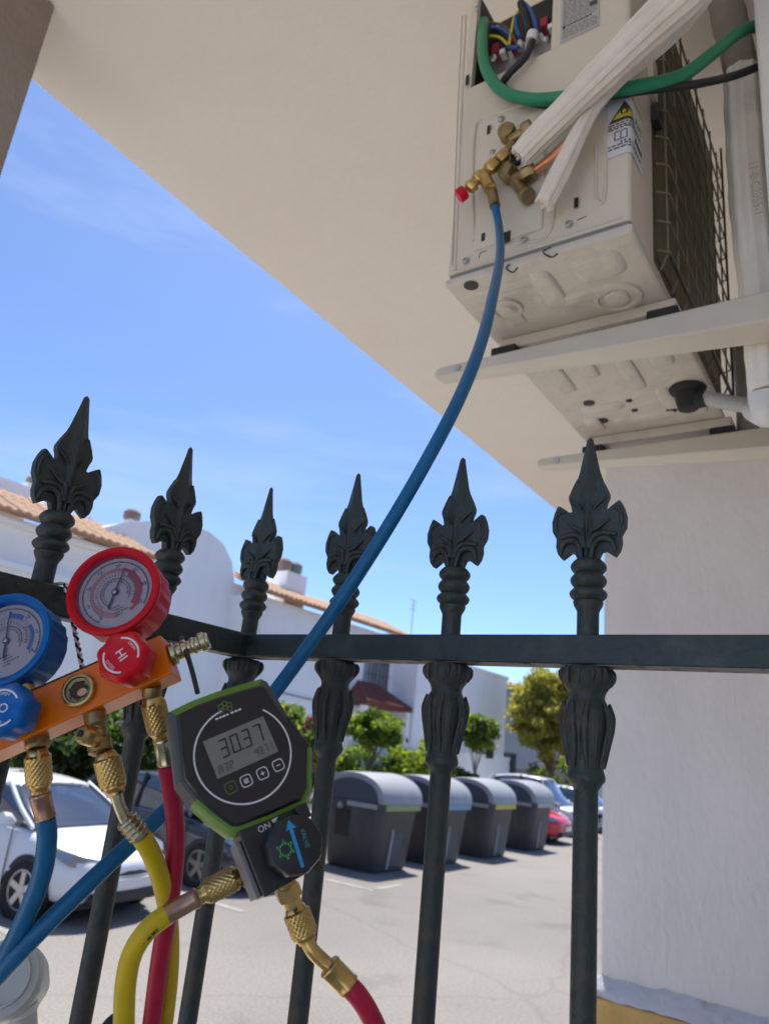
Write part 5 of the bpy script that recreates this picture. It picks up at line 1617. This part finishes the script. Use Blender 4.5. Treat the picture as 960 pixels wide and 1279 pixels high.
# side port at the right end, along the block
side = MB()
vm_ = (vb0 + vb1) / 2 + 0.003
for (r, a, b) in ((0.0088, 0.0002, 0.004), (0.0062, 0.004, 0.009), (0.0074, 0.009, 0.013), (0.0055, 0.013, 0.0165), (0.0068, 0.0165, 0.0195), (0.0058, 0.0195, 0.023), (0.0078, 0.023, 0.0275), (0.0064, 0.0275, 0.030)):
    side.lathe([(r * 0.94, a), (r, a + 0.0006), (r, b - 0.0006), (r * 0.94, b)], MF.p(ub1, vm_, -MT * 0.55), MF.u + MF.n * -0.10, 24)
side.build('side_port', 'brass_pale', mg, smooth=35)
MB().lathe([(0.0036, 0.0302), (0.0036, 0.0303)], MF.p(ub1, vm_, -MT * 0.55), MF.u + MF.n * -0.10, 16).build('port_hole', 'black', mg)
# twisted hanging cord looped over the rail
c0, c1_ = V((FX + 0.0135, 0.352, ZR + 0.003)), on_face(MF, 108, 858, -0.02)
mb = MB()
for ph in (0, PI):
    P = []
    for i in range(60):
        t = i / 59
        b = c0.lerp(c1_, t)
        P.append(b + RX * 0.0011 * math.cos(ph + t * 62) + UP * 0.0006 * math.sin(ph + t * 62) + D * 0.0016 * math.sin(ph + t * 62))
    mb.mat(0 if ph == 0 else 1)
    mb.tube(P, 0.0011, 6, sm=False)
cord = mb.build('hanging_cord', ['white_plastic', 'black'], mg)
MB().tube([c0, V((FX + 0.010, 0.352, ZR + 0.0035)), V((FX - 0.010, 0.352, ZR + 0.0035)), V((FX - 0.0145, 0.352, ZR - 0.002)), V((FX - 0.0145, 0.352, ZR - 0.02))], 0.0016, 8, sm=False).build('cord_hook', 'white_plastic', mg)

# ------------------------------------------------------------------ hoses from the manifold ports
def port(u_, px_off=0.0):
    return MF.p(u_, vb0 + 0.0005, -MT * 0.5)
HR = 0.0070
# left: blue hose
pu = fuv(MF, 46, 918, -MT / 2)[0]
bh = thing('blue_hose', at_d(50, 1000, 0.525), 'short blue charging hose hanging from the left port of the manifold', 'hose', 'charging hoses')
p0, p1, p2, p3 = port(pu), at_d(47, 938, 0.528), at_d(50, 990, 0.526), at_d(57, 1022, 0.526)
MB().lathe([(0.0085, 0), (0.0085, 0.006), (0.0070, 0.008)], p0, p1 - p0, 20).build('port_nipple', 'brass_dull', bh)
coupling(bh, p1, p2, 0.0094)
ferrule(bh, p2 + (p3 - p2) * 0.02, p3, 0.0074, 'copper_dull')
MB().tube([p3, at_d(59, 1050, 0.527), at_d(52, 1095, 0.53), at_d(30, 1150, 0.535), at_d(2, 1205, 0.54), at_d(-35, 1265, 0.55), at_d(-70, 1340, 0.56)], HR, 20).build('tube', 'hose_blue', bh, smooth=60)
# middle: yellow hose with ball valve elbow
pu = fuv(MF, 118, 890, -MT / 2)[0]
yh = thing('yellow_hose', at_d(138, 980, 0.52), 'yellow hose leaving the middle manifold port and passing behind the red hose', 'hose', 'charging hoses')
p0, p1 = port(pu), at_d(126, 938, 0.528)
MB().lathe([(0.0080, 0), (0.0080, 0.008), (0.0064, 0.010), (0.0064, 0.018), (0.0085, 0.020), (0.0085, 0.028), (0.006, 0.03)], p0, p1 - p0, 24).build('port_nipple', 'brass_dull', yh)
b0 = at_d(118, 921, 0.522)
b1 = at_d(104, 917, 0.512)
mb = MB().lathe([(0.0068, 0), (0.0072, 0.003), (0.0066, 0.012), (0.005, 0.014), (0.0046, 0.0145)], b0, b1 - b0, 22)
mb.build('valve_boss', 'brass', yh, smooth=40)
MB().lathe([(0.0026, 0.0146), (0.0026, 0.0152)], b0, b1 - b0, 6).build('key_hole', 'black', yh)
p2, p3 = at_d(132, 942, 0.526), at_d(145, 992, 0.522)
coupling(yh, p2, p3, 0.0098, 'brass')
p4, p5, p6 = at_d(150, 1008, 0.522), at_d(157, 1023, 0.523), at_d(176, 1044, 0.527)
MB().tube([p3, p4, p5, at_d(160, 1027, 0.5235)], [0.0046, 0.0042, 0.0045, 0.005], 16).build('bent_stem', 'brass_pale', yh, smooth=60)
mb = MB()
ax = p6 - p5
for k in range(4):
    mb.lathe([(0.0066, 0), (0.0078, 0.0012), (0.0078, 0.0030), (0.0064, 0.0042)], p5 + ax * (k / 4.3), ax, 24, lambda t, h: 1 + 0.04 * math.cos(8 * t))
mb.tube([p5, p6], 0.0064, 16, sm=False)
mb.build('ferrule', 'brass_pale', yh, smooth=40)
MB().tube([p6, at_d(190, 1068, 0.532), at_d(203, 1105, 0.542), at_d(211, 1150, 0.552), at_d(212, 1210, 0.558), at_d(204, 1285, 0.565), at_d(190, 1360, 0.57)], HR, 20).build('tube', 'hose_yellow', yh, smooth=60)
# right: red hose passing behind the digital gauge
pu = fuv(MF, 190, 860, -MT / 2)[0]
rh = thing('red_hose', at_d(205, 940, 0.545), 'red hose dropping from the right manifold port behind the digital gauge', 'hose', 'charging hoses')
p0 = port(pu)
p1, p2, p3 = at_d(190, 872, 0.543), at_d(202, 922, 0.546), at_d(208, 954, 0.548)
MB().lathe([(0.0072, 0), (0.0072, 0.006), (0.006, 0.008)], p0, p1 - p0, 20).build('port_nipple', 'brass_dull', rh)
coupling(rh, p1, p2, 0.0094, 'brass')
ferrule(rh, p2, p3, 0.0066, 'brass_pale')
MB().tube([p3, at_d(214, 985, 0.552), at_d(219, 1030, 0.554), at_d(218, 1080, 0.55), at_d(210, 1140, 0.545), at_d(200, 1200, 0.545), at_d(189, 1285, 0.55), at_d(180, 1360, 0.56)], HR, 20).build('tube', 'hose_red', rh, smooth=60)

# ------------------------------------------------------------------ long blue hose from the air conditioner
lh = thing('long_blue_hose', at_d(440, 735, 0.56), 'long blue hose sweeping from the air conditioner valve down over the fence', 'hose', 'charging hoses')
h0 = spot(614, 240, 0.043)
h1 = spot(618, 258, 0.045)
ferrule(lh, h0, h1, 0.0092, 'brass_dull')
MB().tube([h1, spot(623, 285, 0.05), at_d(624, 320, 1.08), at_d(615, 370, 0.90), at_d(600, 430, 0.79), at_d(572, 500, 0.725), at_d(530, 580, 0.70), at_d(482, 662, 0.69), at_d(432, 740, 0.685), at_d(391, 799, 0.685), at_d(345, 862, 0.675), at_d(300, 918, 0.655), at_d(250, 972, 0.625), at_d(200, 1020, 0.595), at_d(130, 1085, 0.56), at_d(70, 1143, 0.54), at_d(20, 1195, 0.535), at_d(-40, 1262, 0.54)], 0.0067, 20).build('tube', 'hose_blue', lh, smooth=60)

# ================================================================== DIGITAL GAUGE
VF = face_frame(306, 942, 0.500, R(16), (0.55, 0.83), (0.913, 0.408))
dgv = thing('digital_gauge', VF.o - VF.n * 0.02, 'black and green digital pressure gauge reading 30.37 in front of the fence', 'gauge')
def zu(x, y, h=0.0):
    return fuv(VF, 200 + x / 4.8, 840 + y / 4.8, h)
fo_ = [(100, 250), (220, 190), (360, 138), (520, 90), (600, 68), (632, 84), (760, 270), (888, 440), (884, 690), (850, 765), (660, 850), (470, 922), (430, 918), (330, 845), (225, 752), (140, 640), (118, 460)]
face = [zu(x, y) for x, y in fo_]
cen = (sum(p[0] for p in face) / len(face), sum(p[1] for p in face) / len(face))
def scl(pts, k):
    return [(cen[0] + (p[0] - cen[0]) * k, cen[1] + (p[1] - cen[1]) * k) for p in pts]
bodyg = MB()
rings_ = [(0.955, 0.0), (0.99, -0.0015), (1.0, -0.004), (1.0, -0.0055)]
bodyg.loft([[VF.p(p[0], p[1], h) for p in reversed(scl(face, k))] for k, h in rings_])
fc = bodyg.build('face', 'face_black', dgv, smooth=30)
# protective shell, green and dark segments round the rim
cols_ = ['shell_green', 'shell_green', 'shell_green', 'shell_green', 'plastic_grey', 'plastic_grey', 'plastic_black', 'shell_green', 'shell_green', 'shell_green', 'shell_green', 'shell_green', 'shell_green', 'shell_green', 'plastic_grey', 'plastic_grey', 'plastic_grey']
def scv(k_top, k):
    return [(cen[0] + (p[0] - cen[0]) * (k_top if i < 6 else k), cen[1] + (p[1] - cen[1]) * (k_top if i < 6 else k)) for i, p in enumerate(face)]
o1, o2, o3, o4 = scl(face, 0.995), scv(1.10, 1.05), scv(1.13, 1.10), scv(1.06, 1.02)
n = len(face)
runs = []
for i in range(n):
    if runs and runs[-1][0] == cols_[i]:
        runs[-1][1].append(i)
    else:
        runs.append((cols_[i], [i]))
for m_, idx in runs:
    mb = MB()
    for i in idx:
        j = (i + 1) % n
        prof = [(o1, -0.0030), (o2, -0.0036), (o3, -0.009), (o3, -0.024), (o4, -0.034), (scl(face, 0.9), -0.036)]
        vs = []
        for q, h in prof:
            vs += [VF.p(q[i][0], q[i][1], h), VF.p(q[j][0], q[j][1], h)]
        mb.add(vs, [(2 * k, 2 * k + 1, 2 * k + 3, 2 * k + 2) for k in range(len(prof) - 1)])
    mb.build('shell', m_, dgv, smooth=45)
MB().prism(scl(face, 0.97), VF, -0.036, -0.006).build('back', 'plastic_grey', dgv, smooth=0)
# circle, logo, words
cxu, cyu = zu(499, 485)
rr0 = 0.0330
pr = MB()
pr.ring(VF, cxu, cyu, rr0 - 0.0006, rr0 + 0.0005, 0.0004, R(95), R(95 + 360 - 52), 120)
pr.build('printed_circle', 'white_print', fc, smooth=0)
lg = MB()
lu, lv = zu(390, 212)
for k in range(6):
    a = R(60 * k + 20)
    if k == 4:
        continue
    lg.ring(VF, lu + 0.0036 * math.cos(a), lv + 0.0030 * math.sin(a), 0.0012, 0.0020, 0.0004, seg=16)
lg.ring(VF, lu, lv, 0.0010, 0.0018, 0.0004, seg=16)
lg.build('logo', 'logo_green', fc, smooth=0)
wd = MB()
wu, wv = zu(410, 250)
for k, (off, w) in enumerate(((-0.0098, 0.0022), (-0.0070, 0.0018), (-0.0046, 0.0024), (-0.0016, 0.0016), (0.0016, 0.0024), (0.0046, 0.0020), (0.0072, 0.0022))):
    wd.quad([VF.p(wu + off, wv - 0.0006, 0.0004), VF.p(wu + off + w, wv - 0.0006, 0.0004), VF.p(wu + off + w, wv + 0.0006, 0.0004), VF.p(wu + off, wv + 0.0006, 0.0004)])
wd.build('brand_line', 'white_print', fc, smooth=0)
# LCD
c4 = [zu(250, 405), zu(625, 270), zu(705, 478), zu(345, 637)]
lu0, lu1 = (c4[0][0] + c4[3][0]) / 2, (c4[1][0] + c4[2][0]) / 2
lv1, lv0 = (c4[0][1] + c4[1][1]) / 2, (c4[2][1] + c4[3][1]) / 2
lcd = MB().bb((lu0, lv0, -0.0002), (lu1, lv1, 0.0005), VF).build('screen', 'lcd', fc, smooth=0)
SEG = {'0': 'abcdef', '1': 'bc', '2': 'abged', '3': 'abgcd', '4': 'fgbc', '5': 'afgcd', '6': 'afgedc', '7': 'abc', '8': 'abcdefg', '9': 'abcdfg', 'R': 'abefgc'}
def seven(mb, ch, u0, v0, w, hh, t, hz=0.0009, lean=0.10):
    def q(a, b):
        return VF.p(u0 + a + b * lean, v0 + b, hz)
    g = t * 0.18
    bars = {'a': (t * 0.6, hh - t, w - t * 0.6, hh), 'd': (t * 0.6, 0, w - t * 0.6, t), 'g': (t * 0.6, hh / 2 - t / 2, w - t * 0.6, hh / 2 + t / 2),
            'f': (0, hh / 2 + g, t, hh - g), 'e': (0, g, t, hh / 2 - g), 'b': (w - t, hh / 2 + g, w, hh - g), 'c': (w - t, g, w, hh / 2 - g)}
    for s_ in SEG[ch]:
        a0, b0_, a1, b1_ = bars[s_]
        mb.quad([q(a0, b0_), q(a1, b0_), q(a1, b1_), q(a0, b1_)])
dgt = MB()
LW_, LH_ = lu1 - lu0, lv1 - lv0
x = lu0 + LW_ * 0.17
dw, dh = LW_ * 0.135, LH_ * 0.47
for ch in '30':
    seven(dgt, ch, x, lv0 + LH_ * 0.40, dw, dh, dw * 0.20)
    x += LW_ * 0.185
dgt.quad([VF.p(x - LW_ * 0.035, lv0 + LH_ * 0.40, 0.0009), VF.p(x - LW_ * 0.010, lv0 + LH_ * 0.40, 0.0009), VF.p(x - LW_ * 0.010, lv0 + LH_ * 0.45, 0.0009), VF.p(x - LW_ * 0.035, lv0 + LH_ * 0.45, 0.0009)])
for ch in '37':
    seven(dgt, ch, x, lv0 + LH_ * 0.40, dw, dh, dw * 0.20)
    x += LW_ * 0.195
dgt.build('digits', 'lcd_ink', lcd, smooth=0)
sm_ = MB()
x = lu0 + LW_ * 0.655
for i, ch in enumerate('4971'):
    seven(sm_, ch, x, lv0 + LH_ * 0.10, LW_ * 0.052, LH_ * 0.20, LW_ * 0.013)
    x += LW_ * 0.075
    if i == 1:
        sm_.quad([VF.p(x - LW_ * 0.014, lv0 + LH_ * 0.10, 0.0009), VF.p(x - LW_ * 0.004, lv0 + LH_ * 0.10, 0.0009), VF.p(x - LW_ * 0.004, lv0 + LH_ * 0.125, 0.0009), VF.p(x - LW_ * 0.014, lv0 + LH_ * 0.125, 0.0009)])
        x += LW_ * 0.008
x = lu0 + LW_ * 0.055
for ch in 'R32':
    seven(sm_, ch, x, lv0 + LH_ * 0.08, LW_ * 0.062, LH_ * 0.20, LW_ * 0.014)
    x += LW_ * 0.088
text(sm_, 'bar', VF, lu0 + LW_ * 0.90, lv0 + LH_ * 0.80, 0.0028, 0.0009)
text(sm_, '\u00b0C', VF, lu0 + LW_ * 0.94, lv0 + LH_ * 0.17, 0.0026, 0.0009)
sm_.build('small_digits', 'lcd_faint', lcd, smooth=0)
def rrect(mb, cu, cv, w, t, h):
    pts_o, pts_i = [], []
    for k in range(24):
        a = 2 * PI * k / 24
        c_, s_ = math.cos(a), math.sin(a)
        f = (abs(c_) ** 4 + abs(s_) ** 4) ** -0.25
        pts_o.append(VF.p(cu + c_ * f * w, cv + s_ * f * w, h))
        pts_i.append(VF.p(cu + c_ * f * (w - t), cv + s_ * f * (w - t), h))
    mb.add(pts_o + pts_i, [(k, (k + 1) % 24, 24 + (k + 1) % 24, 24 + k) for k in range(24)])
for (x, y, m_, sym) in ((424, 690, 'logo_green', 'U'), (516, 650, 'white_print', 'N'), (614, 605, 'white_print', '+'), (708, 556, 'white_print', '-')):
    b_ = zu(x, y)
    mb = MB()
    rrect(mb, b_[0], b_[1], 0.0040, 0.0006, 0.0004)
    if sym == '-':
        mb.bb((b_[0] - 0.0014, b_[1] - 0.0003, 0.0003), (b_[0] + 0.0014, b_[1] + 0.0003, 0.0005), VF)
    elif sym == '+':
        mb.bb((b_[0] - 0.0015, b_[1] - 0.0003, 0.0003), (b_[0] + 0.0015, b_[1] + 0.0003, 0.0005), VF)
        mb.bb((b_[0] - 0.0003, b_[1] - 0.0015, 0.00028), (b_[0] + 0.0003, b_[1] + 0.0015, 0.00052), VF)
    elif sym == 'U':
        mb.ring(VF, b_[0], b_[1], 0.0010, 0.0015, 0.0004, R(120), R(420), 20)
        mb.bb((b_[0] - 0.0002, b_[1] + 0.0004, 0.0003), (b_[0] + 0.0002, b_[1] + 0.0018, 0.00052), VF)
    else:
        mb.bb((b_[0] - 0.0015, b_[1] - 0.0015, 0.0002), (b_[0] + 0.0015, b_[1] + 0.0015, 0.00045), VF)
    bt = mb.build('button', m_, fc, smooth=0)
    if sym == 'N':
        tx = MB()
        text(tx, 'N', VF, b_[0], b_[1], 0.0030, 0.0007)
        tx.build('button_letter', 'face_black', bt, smooth=0)
# valve block with turn knob below
k0, k1, k2, k3 = fuv(VF, 300, 1045, -0.004), fuv(VF, 376, 1006, -0.004), fuv(VF, 397, 1085, -0.004), fuv(VF, 329, 1119, -0.004)
vu0, vu1 = (k0[0] + k3[0]) / 2, (k1[0] + k2[0]) / 2
vv1, vv0 = (k0[1] + k1[1]) / 2 + 0.004, (k2[1] + k3[1]) / 2
vb = MB().bb((vu0, vv0, -0.032), (vu1, vv1, -0.004), VF).build('valve_block', 'plastic_black', dgv, smooth=0, bevel=0.001)
MB().bb((vu0 - 0.004, vv0 + 0.001, -0.030), (vu0 - 0.0004, vv1 - 0.006, -0.008), VF).build('block_plate', 'plate_grey', vb, smooth=0, bevel=0.0006)
kc = fuv(VF, 369, 1054, 0.012)
KF = Fr(VF.p(kc[0], kc[1], 0.012), VF.u, VF.v, VF.n)
kb = MB().lathe([(0.0165, -0.016), (0.0182, -0.014), (0.0184, -0.003), (0.0176, -0.0006), (0.0165, 0.0)], KF.o, KF.n, 72, lambda t, h: 1 + 0.03 * (1 if math.cos(9 * t) > 0.3 else -0.4)).build('knob', 'plastic_black', dgv, smooth=40)
MB().bb((0.010, 0.011, -0.014), (0.0185, 0.0205, -0.004), KF).build('knob_stop', 'plastic_black', kb, smooth=0, bevel=0.0006)
ar = MB()
ca, sa = math.cos(R(84)), math.sin(R(84))
AF = Fr(KF.o, KF.u * ca + KF.v * sa, -KF.u * sa + KF.v * ca, KF.n)
ar.add([AF.p(-0.0145, 0.0012, 0.0004), AF.p(-0.0145, -0.0012, 0.0004), AF.p(0.0095, -0.0012, 0.0004), AF.p(0.0090, -0.0036, 0.0004), AF.p(0.0155, 0.0, 0.0004), AF.p(0.0090, 0.0036, 0.0004), AF.p(0.0095, 0.0012, 0.0004)], [(0, 1, 2, 6), (2, 3, 4), (2, 4, 6), (4, 5, 6)])
ar.build('arrow_sticker', 'foil_blue', kb, smooth=0)
dt = MB()
for k in range(6):
    a = R(60 * k)
    for q in range(3):
        b_ = R(120 * q + 60 * k)
        dt.disc(AF, -0.001 + 0.0042 * math.cos(a) + 0.0011 * math.cos(b_), 0.0072 + 0.0042 * math.sin(a) + 0.0011 * math.sin(b_), 0.0009, 0.0006, 0.0004, 8)
dt.build('dot_logo', 'foil_green', kb, smooth=0)
tx = MB()
text(tx, 'VALVE', AF, 0.0012, -0.0068, 0.0042, 0.0004, rot=PI)
tx.build('knob_word', 'foil_teal', kb, smooth=0)
tx = MB()
onp = fuv(VF, 330, 1034, -0.004)
text(tx, 'ON', VF, onp[0], onp[1], 0.0058, -0.0034)
tq = fuv(VF, 343, 1025, -0.004)
tx.add([VF.p(tq[0] - 0.0022, tq[1] + 0.0012, -0.0034), VF.p(tq[0] + 0.0028, tq[1] + 0.0014, -0.0034), VF.p(tq[0] - 0.0010, tq[1] - 0.0022, -0.0034)], [(2, 1, 0)])
tx.build('valve_mark', 'white_print', vb, smooth=0)
# hook wire from the fence rail to the gauge
MB().tube([at_d(226, 796, 0.58), at_d(233, 815, 0.55), at_d(240, 838, 0.535), at_d(247, 866, 0.525)], 0.0019, 8).build('hanging_wire', 'black_cable', dgv)
# lower ports, yellow and red hoses
g1 = thing('curved_yellow_hose', at_d(205, 1145, 0.5), 'yellow hose curving down from the left port of the digital gauge', 'hose', 'charging hoses')
q0, q1, q2, q3, q4 = at_d(316, 1086, 0.518), at_d(306, 1090, 0.516), at_d(300, 1093, 0.514), at_d(250, 1119, 0.506), at_d(209, 1142, 0.500)
MB().lathe([(0.0068, 0), (0.0068, 0.006)], q0, q1 - q0, 20).build('port_nipple', 'brass_dull', g1)
for s_ in (-1, 1):
    MB().lathe([(0.0032, -0.003), (0.0034, 0.0), (0.0030, 0.004)], at_d(305 + (4 if s_ > 0 else -4), 1090 + s_ * 13, 0.512), VF.n, 12).build('screw_head', 'black', vb)
hexnut(g1, at_d(309, 1089, 0.516), at_d(301, 1093, 0.514), 0.0094, 'brass')
coupling(g1, q2, q3, 0.0088, 'brass')
ferrule(g1, at_d(248, 1120, 0.506), q4, 0.0068, 'copper_dull', 6)
MB().tube([q4, at_d(186, 1160, 0.494), at_d(166, 1190, 0.490), at_d(157, 1230, 0.487), at_d(155, 1285, 0.485), at_d(156, 1370, 0.485)], HR, 20).build('tube', 'hose_yellow', g1, smooth=60)
hp, _n = smoothpath([q4, at_d(186, 1160, 0.494), at_d(166, 1190, 0.490), at_d(157, 1230, 0.487), at_d(155, 1285, 0.485)], 24)
pt = MB()
for k in range(18, 84):
    if k % 7 in (5, 6) or random.random() < 0.15:
        continue
    P0 = hp[k]
    tg = (hp[k + 1] - hp[k - 1]).normalized()
    cc = (CAM - P0).normalized()
    sd = cc.cross(tg).normalized()
    if sd.dot(RX) < 0:
        sd = -sd
    ang = R(38)
    nn_ = (cc * math.cos(ang) + sd * math.sin(ang)).normalized()
    ww = tg.cross(nn_).normalized()
    o_ = P0 + nn_ * (HR * 1.03)
    w_, l_ = random.uniform(0.0008, 0.0014), random.uniform(0.0003, 0.0006)
    pt.quad([o_ - ww * w_ - tg * l_, o_ + ww * w_ - tg * l_, o_ + ww * w_ + tg * l_, o_ - ww * w_ + tg * l_])
pt.build('printed_text', 'ink', g1, smooth=0)
g2 = thing('short_red_hose', at_d(440, 1232, 0.5), 'red hose bending away below the digital gauge valve', 'hose', 'charging hoses')
q0, q1, q2, q3 = at_d(357, 1104, 0.514), at_d(366, 1130, 0.514), at_d(368, 1134, 0.513), at_d(384, 1176, 0.508)
MB().lathe([(0.0062, -0.006), (0.0062, 0.02)], q0, q2 - q0, 20).build('port_nipple', 'brass', g2)
hexnut(g2, at_d(357, 1106, 0.514), at_d(363, 1122, 0.513), 0.0095, 'brass')
coupling(g2, q2, q3, 0.0098, 'brass')
MB().tube([q3, at_d(391, 1188, 0.506), at_d(404, 1201, 0.505), at_d(414, 1209, 0.504)], 0.0050, 16).build('bent_stem', 'brass', g2, smooth=60)
ferrule(g2, at_d(410, 1206, 0.504), at_d(436, 1232, 0.502), 0.0084, 'brass', 6)
MB().tube([at_d(435, 1231, 0.502), at_d(448, 1245, 0.50), at_d(462, 1268, 0.50), at_d(474, 1300, 0.50), at_d(482, 1370, 0.50)], HR, 20).build('tube', 'hose_red', g2, smooth=60)
# dark blue cap peeping up beside the yellow hose
cp = MB().tube([at_d(138, 1330, 0.55), at_d(140, 1290, 0.55), at_d(144, 1270, 0.55)], [0.012, 0.011, 0.004], 14).build('dark_blue_tool', 'black_cable', smooth=60)
tag(cp, 'dark blue tool tip at the bottom edge beside the curved yellow hose', 'tool')
# ------------------------------------------------------------------ grey pump housing at the lower left
pu_ = thing('vacuum_pump', at_d(10, 1300, 0.72), 'pale grey plastic pump housing at the bottom left under the blue hoses', 'pump')
pc = at_d(4, 1222, 0.72)
c = (CAM - pc).normalized()
pax = (c + RX * -0.25 + UP * 0.15).normalized()
MB().lathe([(0.034, -0.05), (0.036, -0.02), (0.036, -0.004), (0.033, 0.0), (0.0265, 0.0005), (0.0255, 0.003), (0.024, 0.003), (0.023, -0.001), (0.010, -0.0015)], pc, pax, 10 * 4, lambda t, h: 1 + 0.02 * math.cos(8 * t) if h < -0.001 else 1.0).build('housing', 'pump_grey', pu_, smooth=40)
MB().tube([at_d(22, 1240, 0.735), at_d(29, 1275, 0.735), at_d(30, 1330, 0.735)], [0.016, 0.0135, 0.0135], 18).build('neck', 'pump_grey', pu_, smooth=60)
MB().tube([at_d(27, 1254, 0.73), at_d(28, 1262, 0.73)], 0.0155, 18, sm=False).build('neck_collar', 'white_plastic', pu_)
